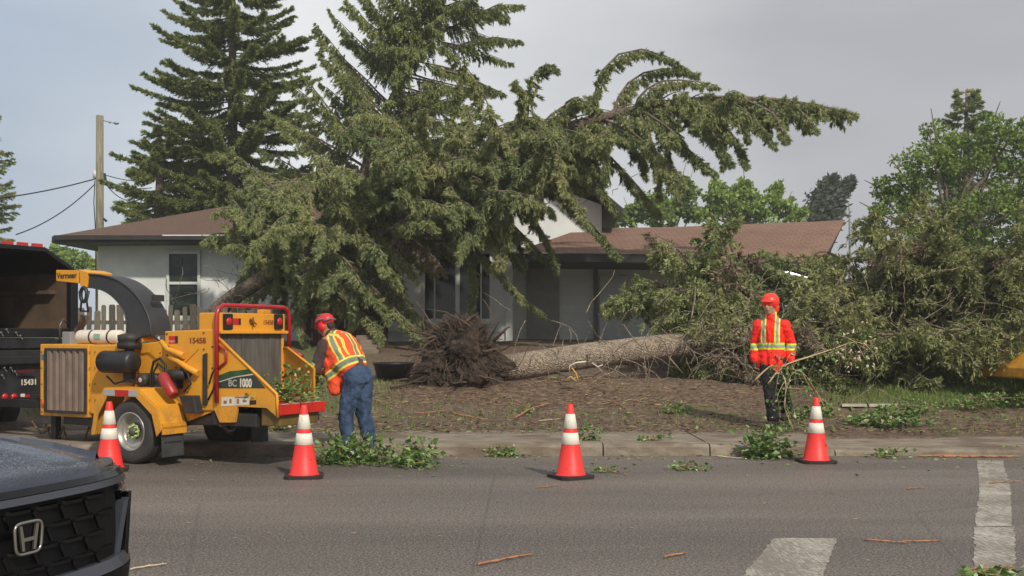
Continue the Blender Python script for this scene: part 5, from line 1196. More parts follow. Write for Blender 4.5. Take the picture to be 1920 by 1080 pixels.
car.scale = (1, .93, .955)
# ------------------------------------------------------------------ yellow loader seen past the heap at far right
ld = empty('wheel_loader', (8.64, 16.15, gz(8.6, 16.15)+.02), R(8), label='yellow loader mostly hidden at the far right edge behind the boughs', cat='loader')
MB().prism([(-1.05, -.5, .36), (-1.0, -.5, .34), (-.55, -.5, .32), (-.35, -.5, .60), (-.45, -.5, .80), (-.8, -.5, .72), (-1.02, -.5, .50)], (0, 1.6, 0)).build('bucket', YEL, ld, bevel=.02)
MB().box(-.1, 1.9, -.2, .9, .5, 1.1).build('body', YEL, ld, bevel=.05)
MB().box(.5, 1.3, -.15, .85, 1.1, 1.75).build('cab', GLASS, ld, bevel=.03)
for x in (.2, 1.5):
    for y in (-.3, 1.0): MB().lathe([(0, -.13), (.3, -.13), (.38, -.1), (.38, .1), (.3, .13), (0, .13)], 24, (x, y, .38), 'y').build('wheel', RUB, ld)
MB().tube([(.1, .35, .8), (-.4, .35, .6)], .08, 8).build('arm', YEL, ld)

# ------------------------------------------------------------------ traffic cones
CO = mat('cone_orange', srgb(236, 52, 46), .55, var=.1)
for nm_, c_, d_ in (('cone_orange_scuffed', srgb(238, 54, 48), srgb(122, 44, 38)), ('cone_collar', srgb(228, 222, 206), srgb(150, 136, 118))):
    k = NT(nm_, .5); i_ = k.n('ShaderNodeObjectInfo'); ad = k.n('ShaderNodeVectorMath'); k.l(k.tc.outputs['Object'], ad.inputs[0]); cb_ = k.n('ShaderNodeCombineXYZ'); k.l(k.math('MULTIPLY', i_.outputs['Random'], 40.0), cb_.inputs[0]); k.l(cb_.outputs[0], ad.inputs[1]); nz_ = k.n('ShaderNodeTexNoise'); nz_.inputs['Scale'].default_value = 14; nz_.inputs['Detail'].default_value = 7; nz_.inputs['Roughness'].default_value = .72; k.l(ad.outputs[0], nz_.inputs['Vector']); k.col(k.mix(k.math('MULTIPLY', k.step(nz_.outputs['Fac'], .56, .68), .55), c_, d_))
CO = MATS['cone_orange_scuffed']; CW = MATS['cone_collar']; CB = mat('cone_base', srgb(42, 34, 32), .7, var=.3)
def rad(z): return .135-(.135-.028)*(z-.035)/(.70-.035)
cbm = MB().prism([(x*1.0, y*1.0, 0) for x, y in [(-.185, -.14), (-.14, -.185), (.14, -.185), (.185, -.14), (.185, .14), (.14, .185), (-.14, .185), (-.185, .14)]], (0, 0, .032)).mesh('base', CB)
ccm = MB().lathe([(.15, .033), (rad(.05)+.004, .045), (rad(.30), .30), (rad(.60), .60), (.028, .70), (.024, .708), (.018, .70), (.018, .6)], 28).mesh('body', CO)
def coll(z0, z1): return MB().lathe([(rad(z0)+.001, z0), (rad(z0)+.004, z0+.002), (rad(z1)+.004, z1-.002), (rad(z1)+.001, z1)], 28).mesh('collar', CW)
k1, k2 = coll(.325, .435), coll(.475, .615)
cones = [(205, 882, 'leftmost cone, half hidden by the dark car and in front of the chipper wheel', .3, (0, 0)), (570, 895, 'cone standing in front of the feed end of the chipper', .15, (0, 0)), (1070, 896, 'cone standing alone in the road near the middle of the photo', .5, (0, 0)), (1530, 867, 'rightmost cone, at the kerb, with small dark stencil down its side', .1, (0, 0))]
for i, (px, py, lab, rz, tl) in enumerate(cones):
    Y = 2800/(py-HY); e = empty('traffic_cone', (PX(px, Y), Y, .001), rz, label='orange traffic cone with two white bands, '+lab.replace('cone ', '', 1) if False else lab[0].lower()+lab[1:], cat='traffic cone', group='traffic cones along the road')
    e.rotation_euler.x = (0, .015, -.01, .012)[i]; e.scale = (1, 1, (1, 1.0, 1.015, 1.0)[i])
    b = link_mesh('base', cbm, e); link_mesh('body', ccm, e); link_mesh('collar', k1, e); link_mesh('collar', k2, e)
    if i == 3:
        mt = mat('stencil', srgb(96, 18, 20), .6); text_obj('stencil', 'III', .05, mt, e, (.075, -.098, .20), (R(90-9), R(90), R(35)), .001)
# ------------------------------------------------------------------ people: closed shapes fused into one skin by voxel remesh
def capsule(mb, a, ra, b, rb, n=14, flat=1.0, axis=None):
    a, b = Vector(a), Vector(b); d = b-a; L_ = max(d.length, 1e-6); d = d/L_
    pts = []; rs = []
    for t in (-1, -.85, -.5): pts.append(a+d*ra*t); rs.append(ra*math.sqrt(max(0.0004, 1-t*t)))
    pts += [a, b]; rs += [ra, rb]
    for t in (.5, .85, 1): pts.append(b+d*rb*t); rs.append(rb*math.sqrt(max(0.0004, 1-t*t)))
    mb.tube(pts, rs, n, flat=flat)
def ell(mb, c, r, M=None):
    t = MB(); t.ball((0, 0, 0), r, 16, 12)
    vs = [(M @ Vector(v) if M is not None else Vector(v))+Vector(c) for v in t.v]; mb.add(vs, t.f, 0, True)
def fuse(mb, name, m, parent, vox=.012, smooth=3, loc=None, rot=None, disp=None):
    me = mb.mesh('tmp', m); o = link_mesh('tmp', me)
    md = o.modifiers.new('r', 'REMESH'); md.mode = 'VOXEL'; md.voxel_size = vox; md.use_smooth_shade = True
    sm = o.modifiers.new('s', 'SMOOTH'); sm.factor = .5; sm.iterations = smooth
    if disp:
        tx = bpy.data.textures.new('folds', 'CLOUDS'); tx.noise_scale = disp[1]; dm = o.modifiers.new('d', 'DISPLACE'); dm.texture = tx; dm.strength = disp[0]; dm.mid_level = .5
    bpy.context.view_layer.update()
    r = bpy.data.meshes.new_from_object(o.evaluated_get(bpy.context.evaluated_depsgraph_get())); r.name = name
    bpy.data.objects.remove(o); r.materials.clear(); r.materials.append(m)
    r.polygons.foreach_set('use_smooth', [True]*len(r.polygons))
    return link_mesh(name, r, parent, loc, rot)
SKIN = mat('skin', srgb(172, 134, 110), .55, var=.12, vscale=12); 
def hand(mb, w_, d, palm, curl, s=1.0):
    """closed-form hand: w_ wrist, d direction of the palm, palm = palm normal, fingers curl towards palm normal"""
    w_, d, n = Vector(w_), Vector(d).normalized(), Vector(palm).normalized(); n = (n-d*n.dot(d)).normalized(); sd = d.cross(n)
    pc = w_+d*.05*s; capsule(mb, w_, .026*s, w_+d*.075*s, .036*s, 12, .75)
    for i, (off, ln) in enumerate(((-.031, .068), (-.010, .078), (.011, .072), (.031, .056))):
        a = w_+d*.085*s+sd*off*s; c1 = curl; b = a+(d*math.cos(c1)+n*math.sin(c1))*ln*.45*s; c = b+(d*math.cos(c1*2.2)+n*math.sin(c1*2.2))*ln*.32*s; e = c+(d*math.cos(c1*3)+n*math.sin(c1*3))*ln*.25*s
        capsule(mb, a, .0095*s, b, .009*s, 8); capsule(mb, b, .009*s, c, .0085*s, 8); capsule(mb, c, .0085*s, e, .0075*s, 8)
    a = w_+d*.03*s-sd*.03*s; b = a+(d*.6-sd*.5+n*.45)*.05*s; c = b+(d*.8+n*.5)*.035*s; capsule(mb, a, .013*s, b, .011*s, 8); capsule(mb, b, .011*s, c, .009*s, 8)
def head(mb, c, f, up, s=1.0):
    """c centre of the skull, f forward, up"""
    f = Vector(f).normalized(); up = Vector(up).normalized(); r = f.cross(up).normalized(); up = r.cross(f)
    M = Matrix((r, f, up)).transposed()
    q = lambda x, y, z: Vector(c)+M @ Vector((x*s, y*s, z*s))
    ell(mb, q(0, -.01, .02), (.076*s, .094*s, .095*s), M); ell(mb, q(0, .03, -.045), (.058*s, .062*s, .068*s), M)
    capsule(mb, q(-.02, .058, -.09), .022*s, q(.02, .058, -.09), .022*s, 10)       # chin
    capsule(mb, q(0, .088, .012), .010*s, q(0, .105, -.022), .014*s, 8)            # nose
    capsule(mb, q(-.03, .080, .028), .010*s, q(.03, .080, .028), .010*s, 8)        # brow
    for sx in (-1, 1): ell(mb, q(sx*.078, -.005, -.005), (.010*s, .020*s, .032*s), M); ell(mb, q(sx*.038, .062, -.025), (.022*s, .022*s, .02*s), M)
    capsule(mb, q(-.017, .089, -.055), .007*s, q(.017, .089, -.055), .007*s, 8)    # lips
    return q, M
def face_bits(q, parent, s=1.0):
    for sx in (-1, 1):
        MB().ball(q(sx*.031, .078, .008), .011*s, 8, 6).build('eye', mat('eye_white', srgb(210, 205, 198), .3), parent)
        MB().ball(q(sx*.031, .086, .008), .0055*s, 8, 6).build('iris', mat('eye_dark', srgb(36, 26, 20), .3), parent)
        MB().tube([q(sx*.014, .088, .030), q(sx*.032, .089, .034), q(sx*.048, .080, .028)], .004*s, 5).build('eyebrow', mat('hair_brown', srgb(58, 42, 32), .8, var=.3), parent)
    MB().tube([q(-.021, .0945, -.055), q(0, .0975, -.053), q(.021, .0945, -.055)], .0035*s, 5).build('mouth', mat('lip', srgb(150, 92, 82), .5), parent)

def band_mat(name, base, bands, straps, col_in, col_out, rough=.6, fold=.5):
    """garment cloth with sewn reflective tape; bands: (axis, centre, half tape, half border, window on another axis)"""
    k = NT(name, rough); x = k.xyz(); n1 = k.noise(7, 5, .6, stretch=(1, 1, .5)); n2 = k.noise(160, 2)
    c = k.mix(k.math('MULTIPLY', k.step(n1, .5, .75), .25), base, tuple(v*.55 for v in base))
    for spec in bands:
        ax, c0, ht, hb, win = spec
        dist = k.math('ABSOLUTE', k.math('SUBTRACT', x[ax] if not isinstance(ax, str) else k.math('ABSOLUTE', x[int(ax[1])]), c0))
        m1 = k.step(dist, hb+.002, hb-.002); m2 = k.step(dist, ht+.002, ht-.002)
        for (wa, lo, hi) in win:
            wv = x[wa] if not isinstance(wa, str) else k.math('ABSOLUTE', x[int(wa[1])])
            g = k.math('MULTIPLY', k.step(wv, lo-.003, lo+.003), k.step(wv, hi+.003, hi-.003)); m1 = k.math('MULTIPLY', m1, g); m2 = k.math('MULTIPLY', m2, g)
        c = k.mix(m1, c, col_out); c = k.mix(m2, c, col_in)
    k.col(c); k.bump(k.math('ADD', n1, k.math('MULTIPLY', n2, .1)), fold, .05); k.b.inputs['Specular IOR Level'].default_value = .2
    return k.m
LIME = srgb(220, 232, 40); TAPE = srgb(150, 158, 150)
JK = band_mat('hi_vis_jacket_cloth', srgb(250, 52, 40), [(2, 1.085, .022, .045, []), (0, .085, .018, .034, [(2, 1.12, 1.60), (1, -.4, .4)]), (0, -.095, .018, .034, [(2, 1.12, 1.60)])], [], TAPE, LIME)
SLV = band_mat('hi_vis_sleeve_cloth', srgb(250, 52, 40), [(2, 1.075, .022, .045, [])], [], TAPE, LIME)
DKT = mat('black_trousers', srgb(30, 27, 28), .85, var=.35, vscale=9, bump=.6, bscale=12)
BOOT = mat('boot_leather', srgb(44, 36, 30), .7, var=.3, vscale=20)
GLV = mat('work_glove', srgb(62, 56, 44), .85, var=.3, vscale=20)
# -------- person walking on the dirt, facing the street (photo right)
p2 = empty('person', (3.48, 14.3, gz(3.48, 14.3)), R(-20), label='person walking in red hi-vis jacket, red helmet and black trousers, dragging cut branches', cat='person')
b = MB()
q, M = head(b, (-.02, -.03, 1.635), (-.30, -1, -.10), (0, -.05, 1), 1.08)
capsule(b, (0, .0, 1.44), .058, (0, -.015, 1.56), .055); 
capsule(b, (-.12, .0, 1.35), .055, (.12, .0, 1.35), .055); capsule(b, (0, 0, 1.28), .115, (0, 0, 1.10), .11); capsule(b, (0, 0, 1.05), .115, (0, 0, .93), .12)
shL, elL, haL = (-.165, 0, 1.365), (-.225, .03, 1.12), (-.215, -.08, .88)
shR, elR, haR = (.165, 0, 1.365), (.25, .06, 1.12), (.24, -.02, .88)
for sh, el_, ha in ((shL, elL, haL), (shR, elR, haR)):
    capsule(b, sh, .048, el_, .040); capsule(b, el_, .042, ha, .028)
kneeA, footA = (.01, -.20, .50), (.05, -.26, .09); kneeB, footB = (.15, -.02, .48), (.17, .26, .17)
for hp_, kn, ft in (((-.07, 0, .90), kneeA, footA), ((.09, 0, .90), kneeB, footB)):
    capsule(b, hp_, .085, kn, .058); capsule(b, kn, .056, ft, .040); capsule(b, ft, .040, (ft[0]-.02, ft[1]-.13, max(.045, ft[2]-.05)), .034)
hand(b, haL, (.10, -.35, -1), (.8, -.2, 0), .55); hand(b, haR, (-.05, -.35, -1), (-.8, -.2, 0), .55)
body = fuse(b, 'body', SKIN, p2, .010, 2)
face_bits(q, p2)
b = MB()   # jacket
capsule(b, (-.125, .0, 1.355), .080, (.125, .0, 1.355), .080); capsule(b, (-.06, 0, 1.40), .07, (.06, 0, 1.40), .07); capsule(b, (-.04, 0, 1.28), .135, (-.045, 0, 1.0), .130, 18); capsule(b, (.04, 0, 1.28), .135, (.045, 0, 1.0), .130, 18)
capsule(b, (-.05, 0, 1.0), .132, (-.055, -.01, .83), .142, 18); capsule(b, (.05, 0, 1.0), .132, (.055, -.01, .83), .142, 18)
capsule(b, (0, .01, 1.46), .078, (0, -.005, 1.50), .074)
b.box(-.003, .003, -.18, -.16, .8, 1.45)
jk = fuse(b, 'jacket', JK, p2, .011, 2, disp=(.042, .075))
b = MB()
for sh, el_, ha in ((shL, elL, haL), (shR, elR, haR)):
    e2 = Vector(el_); h2 = e2.lerp(Vector(ha), .88); capsule(b, sh, .086, e2, .068); capsule(b, e2, .068, h2, .055)
for i_, (sh, el_, ha) in enumerate(((shL, elL, haL), (shR, elR, haR))):
    b = MB(); e2 = Vector(el_); h2 = e2.lerp(Vector(ha), .88); capsule(b, sh, .084, e2, .066); capsule(b, e2, .066, h2, .056); fuse(b, 'sleeve', SLV, p2, .011, 2, disp=(.040, .07))
b = MB(); hn = MB()
for sx in (-1, 1): pass
b = MB(); ell(b, tuple(Vector((0, .03, 1.455))), (.105, .09, .05)); 
fuse(b, 'collar', SLV, p2, .012, 2)
b = MB(); MM = M
ell(b, q(0, -.018, .048), (.120, .134, .112), M); ell(b, q(0, .035, .050), (.108, .112, .022), M)
hm = fuse(b, 'helmet', mat('helmet_red_orange', srgb(250, 60, 44), .4, var=.08), p2, .008, 2)
b = MB(); ell(b, q(0, -.065, -.035), (.104, .066, .110), M); fuse(b, 'neck_guard', MATS['helmet_red_orange'], p2, .01, 2)
b = MB()
for hp_, kn, ft in (((-.07, 0, .90), kneeA, footA), ((.09, 0, .90), kneeB, footB)):
    capsule(b, hp_, .118, kn, .092); capsule(b, kn, .088, (ft[0], ft[1], ft[2]+.04), .078)
capsule(b, (-.07, 0, .93), .12, (.07, 0, .93), .12); fuse(b, 'trousers', DKT, p2, .011, 2, disp=(.04, .08))
for ft in (footA, footB):
    b = MB(); z = max(.042, ft[2]-.055); capsule(b, (ft[0], ft[1]+.01, ft[2]+.06), .058, (ft[0], ft[1]+.01, z+.02), .064); capsule(b, (ft[0], ft[1]+.03, z+.012), .056, (ft[0]-.03, ft[1]-.17, z+.012), .054, 12); fuse(b, 'boot', BOOT, p2, .01, 2)
for hh, dx in ((haL, 1), (haR, -1)):
    b = MB(); hand(b, hh, (.08*dx, -.35, -1), (.8*dx, -.2, 0), .55, 1.14); fuse(b, 'glove', GLV, p2, .007, 1)

# -------- person bent over the feed table (photo left-centre), seen from their right-hand back, facing left
p1 = empty('person', (PX(668, 12.15), 12.15, 0), R(-27), label='person in orange vest, jeans and red helmet bending to feed branches into the chipper', cat='person')
SK2 = SKIN; b = MB()
hip = Vector((.0, 0, .93)); neck = Vector((-.305, .0, 1.38))
q1, M1 = head(b, (-.42, -.01, 1.495), (-1, -.10, -.55), (-.50, 0, 1))
capsule(b, neck+Vector((.03, 0, -.02)), .065, (-.385, 0, 1.45), .056)
ax = (neck-hip).normalized()
capsule(b, neck+Vector((0, -.13, -.07)), .075, neck+Vector((0, .13, -.07)), .075); capsule(b, hip.lerp(neck, .2), .14, hip.lerp(neck, .8), .15)
capsule(b, hip+Vector((0, -.06, 0)), .125, hip+Vector((0, .06, 0)), .125)
sA, eA, hA = (-.31, -.19, 1.28), (-.38, -.25, 1.00), (-.58, -.14, .87); sB, eB, hB = (-.31, .19, 1.28), (-.42, .24, 1.02), (-.62, .14, .92)
for s_, e_, h_ in ((sA, eA, hA), (sB, eB, hB)): capsule(b, s_, .062, e_, .046); capsule(b, e_, .046, h_, .030)
hand(b, hA, (-1, .1, -.35), (-.2, .6, -.9), .5); hand(b, hB, (-1, -.1, -.3), (-.2, -.6, -.9), .5)
kA, fA = (-.07, -.11, .49), (-.02, -.13, .09); kB, fB = (.02, .11, .49), (.10, .13, .09)
for kn, ft, sy in ((kA, fA, -.09), (kB, fB, .09)):
    capsule(b, (.02, sy, .90), .092, kn, .062); capsule(b, kn, .060, ft, .042); capsule(b, ft, .042, (ft[0]-.14, ft[1], .045), .036)
fuse(b, 'body', SK2, p1, .010, 2); face_bits(q1, p1)
b = MB()   # dark shirt
for s_, e_, h_ in ((sA, eA, hA), (sB, eB, hB)): e2 = Vector(e_); h2 = e2.lerp(Vector(h_), .80); capsule(b, s_, .074, e2, .064); capsule(b, e2, .062, h2, .046)
capsule(b, hip.lerp(neck, .0), .150, hip.lerp(neck, .8), .150); capsule(b, neck+Vector((0, -.12, -.07)), .078, neck+Vector((0, .12, -.07)), .078); capsule(b, neck+Vector((.02, 0, -.03)), .078, neck+Vector((-.03, 0, .03)), .072)
fuse(b, 'shirt', mat('dark_brown_shirt', srgb(74, 58, 56), .9, var=.3, vscale=8, bump=.5, bscale=14), p1, .012, 3, disp=(.022, .08))
b = MB()
for kn, ft, sy in ((kA, fA, -.09), (kB, fB, .09)): capsule(b, (.03, sy, .89), .122, kn, .090); capsule(b, kn, .088, (ft[0]+.01, ft[1], ft[2]+.04), .074)
capsule(b, hip+Vector((.02, -.06, -.01)), .142, hip+Vector((.02, .06, -.01)), .142)
k = NT('denim', .85); n1 = k.noise(6, 5, .6, stretch=(1, 1, .5)); n2 = k.noise(220, 2)
k.col(k.mix(k.step(n1, .35, .65), srgb(40, 58, 84), srgb(66, 88, 118))); k.bump(k.math('ADD', n1, k.math('MULTIPLY', n2, .15)), .6, .05)
fuse(b, 'jeans', k.m, p1, .011, 2, disp=(.040, .08))
for ft in (fA, fB):
    b = MB(); capsule(b, (ft[0], ft[1], .13), .056, (ft[0], ft[1], .07), .056); capsule(b, (ft[0]+.03, ft[1], .045), .045, (ft[0]-.15, ft[1], .045), .043); fuse(b, 'boot', BOOT, p1, .01, 2)
for hh, sy in ((hA, 1), (hB, -1)):
    b = MB(); hand(b, hh, (-1, .1*sy, -.35), (-.2, .6*sy, -.9), .5, 1.16); capsule(b, hh, .042, tuple(Vector(hh)+Vector((.10, -.02*sy, .05))), .046); fuse(b, 'glove', mat('glove_tan', srgb(176, 112, 40), .8, var=.3, vscale=20), p1, .007, 1)
# vest, built along the spine axis so its tape runs square to the back
VM = band_mat('orange_vest_cloth', srgb(246, 92, 56), [(2, .135, .026, .046, []), (0, .06, .022, .042, [(2, .18, .60)]), ('a1', .145, .002, .013, [(2, .2, .62)]), (1, 0.0, .024, .044, [(2, .18, .52), (0, .05, .3)])], [], srgb(132, 136, 120), srgb(232, 222, 90), .65, .6)
ang = math.atan2(-(neck-hip).x, (neck-hip).z)
b = MB(); LT = (neck-hip).length
capsule(b, (0, -.115, LT-.085), .098, (0, .115, LT-.085), .098); capsule(b, (.0, -.04, LT-.14), .180, (-.02, -.05, .17), .182, 20); capsule(b, (.0, .04, LT-.14), .180, (-.02, .05, .17), .182, 20)
capsule(b, (-.04, 0, .22), .182, (-.09, 0, .08), .165, 20); capsule(b, (-.12, -.10, .28), .12, (-.26, -.12, -.02), .07); capsule(b, (-.12, .10, .28), .12, (-.26, .12, -.02), .07)
capsule(b, (.02, 0, LT-.03), .085, (-.01, 0, LT+.01), .08)
vest = fuse(b, 'vest', VM, p1, .012, 3, loc=tuple(hip), rot=(0, -ang, 0), disp=(.036, .08))
HR = mat('helmet_red', srgb(206, 36, 48), .4, var=.12)
b = MB(); ell(b, q1(0, -.01, .055), (.098, .122, .092), M1); ell(b, q1(0, .075, .045), (.080, .075, .016), M1); h1 = fuse(b, 'helmet', HR, p1, .008, 2)
GV = mat('helmet_grey', srgb(120, 96, 88), .5)
mb = MB()
for sx in (-1, 1):
    mb.tube([q1(sx*.100, .06, .05), q1(sx*.106, .0, .075), q1(sx*.100, -.06, .06)], .010, 6)
    mb.tube([q1(sx*.045, .10, .085), q1(sx*.06, .0, .143), q1(sx*.045, -.08, .115)], .009, 6)
mb.tube([q1(-.10, -.05, .035), q1(-.06, -.115, .03), q1(.06, -.115, .03), q1(.10, -.05, .035)], .014, 6)
mb.build('helmet_vents', GV, h1)
for sx in (-1, 1):
    ec = q1(sx*.100, .0, -.015); b = MB(); ell(b, ec, (.026, .045, .052), M1); em_ = fuse(b, 'ear_muff', mat('muff_red', srgb(214, 30, 40), .4), p1, .006, 1)
b = MB(); ell(b, q1(0, -.065, -.02), (.07, .04, .06), M1); fuse(b, 'hair', MATS['hair_brown'], p1, .01, 1)
mb = MB(); mb.tube([hip+Vector((-.03, -.145, .02)), hip+Vector((-.05, -.158, -.05))], .006, 5).tube([hip+Vector((.13, -.10, .03)), hip+Vector((.12, -.13, -.09))], .006, 5); mb.build('belt_cord', WHT, p1)

# ------------------------------------------------------------------ cut leafy branches
rngL = np.random.default_rng(99)
k = NT('cut_leaf', .55); g = k.n('ShaderNodeNewGeometry')
c = k.ramp(g.outputs['Random Per Island'], [(0, srgb(54, 84, 30)), (.4, srgb(84, 118, 44)), (.7, srgb(118, 146, 70)), (.86, srgb(160, 178, 120)), (1, srgb(196, 208, 168))])
k.col(c); tr = k.n('ShaderNodeBsdfTranslucent'); mx = k.n('ShaderNodeMixShader'); mx.inputs[0].default_value = .25; k.l(c, tr.inputs[0]); k.l(k.b.outputs[0], mx.inputs[1]); k.l(tr.outputs[0], mx.inputs[2]); k.l(mx.outputs[0], k.t.nodes['Material Output'].inputs[0]); LEAF = k.m
STEM = mat('green_brown_stem', srgb(140, 122, 84), .8, var=.3)
def leaf_quads(P_, D, s, rng):
    """folded leaf: two quads meeting at the midrib"""
    n = len(P_); D = unit(D); Nn = unit(np.cross(D, rng.normal(0, 1, (n, 3)))); S_ = unit(np.cross(D, Nn)); s = s[:, None]
    tip = P_+D*s; mid = P_+D*s*.42
    q1_ = np.stack([P_, mid+S_*s*.42+Nn*s*.12, tip, mid], 1); q2_ = np.stack([P_, mid, tip, mid-S_*s*.42+Nn*s*.12], 1)
    return np.concatenate([q1_, q2_])
def leafy_branch(loc, w_, h, n, label, size=.075, rz=0, stems=3, group='cut leafy branches on the ground', name='leafy_branch', depth=None, cat='branch', lift=0):
    e = empty(name, loc, rz, label=label, cat=cat, group=group); r = rngL; depth = depth or w_*.55; st = MB(); Q = []
    for i in range(stems):
        a = np.array([-w_/2*r.uniform(.6, 1), r.uniform(-.5, .5)*depth, .015+lift]); d = np.array([1, r.normal(0, .35), .35*h/max(w_, .1)+r.uniform(0, .25)])
        sp = grow(a, d, w_*r.uniform(.8, 1.15), .5, 8, r, .12); sp[:, 2] = np.clip(sp[:, 2], .012+lift, h*.8+lift)
        st.tube([Vector(p) for p in sp], list(np.linspace(.009, .003, 9)), 5, cap=False)
        m = n//stems; x = r.uniform(0, 8, m)*.999; j = x.astype(int); f = (x-j)[:, None]; base = sp[j]*(1-f)+sp[j+1]*f
        off = r.normal(0, 1, (m, 3))*np.array([.07, depth*.28, h*.30]); P_ = base+off; P_[:, 2] = np.clip(np.abs(P_[:, 2]), .01+lift, h+lift)
        D = off+r.normal(0, .05, (m, 3)); D[:, 2] *= .6
        D[:, 2] = np.maximum(D[:, 2], -.01); Q.append(leaf_quads(P_, D, size*r.uniform(.55, 1.2, m), r))
        for t in range(6):
            b_ = sp[r.integers(1, 8)]; s2 = grow(b_, [r.normal(0, 1), r.normal(0, 1), .5], w_*.22, .6, 4, r, .2); s2[:, 2] = np.maximum(s2[:, 2], .01+lift); st.tube([Vector(p) for p in s2], [.004, .0035, .003, .0025, .002], 4, cap=False)
    st.build('stem', STEM, e); qm = np.concatenate(Q); quads_mesh('leaves', qm, LEAF, e); return e
def G(px, py, z=0.0):
    Y = 2000*(CH_-z)/(py-HY); return (PX(px, Y), Y, z)
def GT(px, py):
    Y = 15.0
    for _ in range(30): Y = 2000*(CH_-gz(PX(px, Y), Y))/(py-HY)*.5+Y*.5
    return (PX(px, Y), Y, gz(PX(px, Y), Y)+.01)
leafy_branch(G(648, 868), .72, .30, 560, 'largest pile of cut leafy branches, on the road at the feet of the bent worker', .08, 0, 5, depth=.5)
leafy_branch(G(765, 872), .50, .26, 330, 'cut leafy branch on the road just right of the pile at the worker\'s feet', .075, .1, 4, depth=.35)
leafy_branch(G(873, 852), .20, .10, 60, 'small leafy sprig in the gutter, left one of the gutter sprigs near the middle', .06)
leafy_branch(G(945, 855), .36, .12, 120, 'flat leafy sprig in the gutter left of the middle cone', .06)
leafy_branch(G(1100, 826, .135), .18, .16, 80, 'leafy sprig on the pavement edge touching the middle cone', .06)
leafy_branch(G(1225, 825, .135), .22, .05, 40, 'thin leafy sprig lying on the pavement between the cones at middle and right', .055)
leafy_branch(G(1430, 858), .46, .34, 380, 'bushy leafy branch against the kerb to the left of the right hand cone', .085, 0, 4, depth=.3)
leafy_branch(G(1292, 882), .30, .07, 70, 'leafy sprig lying out on the road left of the bushy kerb branch', .055)
leafy_branch(G(1672, 858), .28, .09, 60, 'leafy twig in the gutter right of the right hand cone', .06)
leafy_branch(G(1135, 886), .16, .06, 26, 'tiny sprig on the road just right of the middle cone', .05)
leafy_branch(GT(1265, 776), .30, .15, 110, 'small leafy sprig on the dirt below the fallen trunk', .06)
leafy_branch(GT(990, 775), .16, .12, 44, 'small upright leafy sprig on the dirt below the roots', .055)
leafy_branch(GT(1545, 765), .24, .26, 150, 'leafy tuft behind the tip of the right hand cone', .065)
leafy_branch(GT(1505, 783), .26, .16, 110, 'low leafy tuft between the walking person and the right hand cone', .065)
leafy_branch(GT(1640, 796), .80, .20, 420, 'wide flat spread of cut leaves on the dirt right of the right hand cone', .085, .15, 5, depth=.42)
leafy_branch(GT(1690, 776), .80, .16, 320, 'pale leafy branch lying just behind the wide spread of cut leaves', .055, .1, 4, depth=.25)
leafy_branch(GT(1835, 768), .95, .20, 380, 'long leafy branch on the grass edge at far right', .06, .1, 4, depth=.35)
leafy_branch(GT(1705, 755), .24, .10, 50, 'small sprig on the grass edge above the pale leafy branch', .055)
leafy_branch(GT(1895, 762), .25, .10, 50, 'small leafy sprig at the right edge of the photo on the grass', .055)
leafy_branch(G(518, 806, .14), .16, .10, 54, 'leafy sprig fallen beside the far mud flap of the chipper', .06, lift=.0)
leafy_branch(G(1858, 1078), .26, .04, 50, 'dark green leafy twig at the bottom right corner on the painted line', .06)
# foliage lying on the feed table and gripped by the worker
tp_ = ch.matrix_world if False else None
def chw(v): v = Vector(v); return Vector((OX+v.x*U2[0]+v.y*W2[0], OY+v.x*U2[1]+v.y*W2[1], v.z))
tc_ = chw(((b1+b2)/2+.10, (ys+yt)/2+.14, tz+.01)); leafy_branch(tc_, .52, .36, 430, 'green branches piled on the feed table going into the chipper', .06, R(-28), 6, group=None, depth=.36)
hw = Vector(p1.location)+Matrix.Rotation(R(-27), 3, 'Z') @ Vector(hA); leafy_branch((hw.x-.12, hw.y+.15, hw.z-.14), .55, .30, 260, 'leafy bough held in the gloved hands of the bent worker', .055, R(10), 4, group=None, depth=.4)
# boughs dragged by the walking person
def dragged(pts, label, n):
    base = Vector(pts[0]); e = empty('dragged_branch', base, label=label, cat='branch', group='boughs in the hands of the walking person'); r = rngL; st = MB(); sp = np.array([list(Vector(p)-base) for p in pts]); tt = np.linspace(0, len(sp)-1, 12)
    sp = np.array([[np.interp(t, range(len(sp)), sp[:, j]) for j in range(3)] for t in tt]); st.tube([Vector(p) for p in sp], list(np.linspace(.012, .004, 12)), 6)
    x = r.uniform(3.2, 11, n)*.999; j = x.astype(int); f = (x-j)[:, None]; P_ = sp[j]*(1-f)+sp[j+1]*f+r.normal(0, 1, (n, 3))*np.array([.11, .10, .12]); D = r.normal(0, 1, (n, 3))+np.array([0, 0, -.5])
    for t in range(8):
        b_ = sp[r.integers(3, 11)]; s2 = grow(b_, r.normal(0, 1, 3)+np.array([.2, 0, -.5]), .34, .8, 5, r, .15); st.tube([Vector(p) for p in s2], [.006, .005, .004, .003, .003, .002], 4, cap=False)
    st.build('stem', mat('peeled_wood', srgb(190, 164, 124), .7, var=.2), e); quads_mesh('leaves', leaf_quads(P_, D, .055*r.uniform(.5, 1.2, n), r), LEAF, e); return e
dragged([P(1416, 712, 14.0), P(1430, 698, 14.05), P(1452, 680, 14.2), P(1480, 690, 14.1), P(1510, 700, 14.4), P(1530, 735, 14.7), P(1545, 760, 15.0)], 'thin leafy bough trailing low behind the walking person', 150)
dragged([P(1462, 690, 14.15), P(1482, 680, 14.1), P(1520, 668, 14.3), P(1560, 655, 14.6), P(1600, 640, 14.9), P(1640, 650, 15.3)], 'pale cut bough reaching up and right from the hand of the walking person', 120)
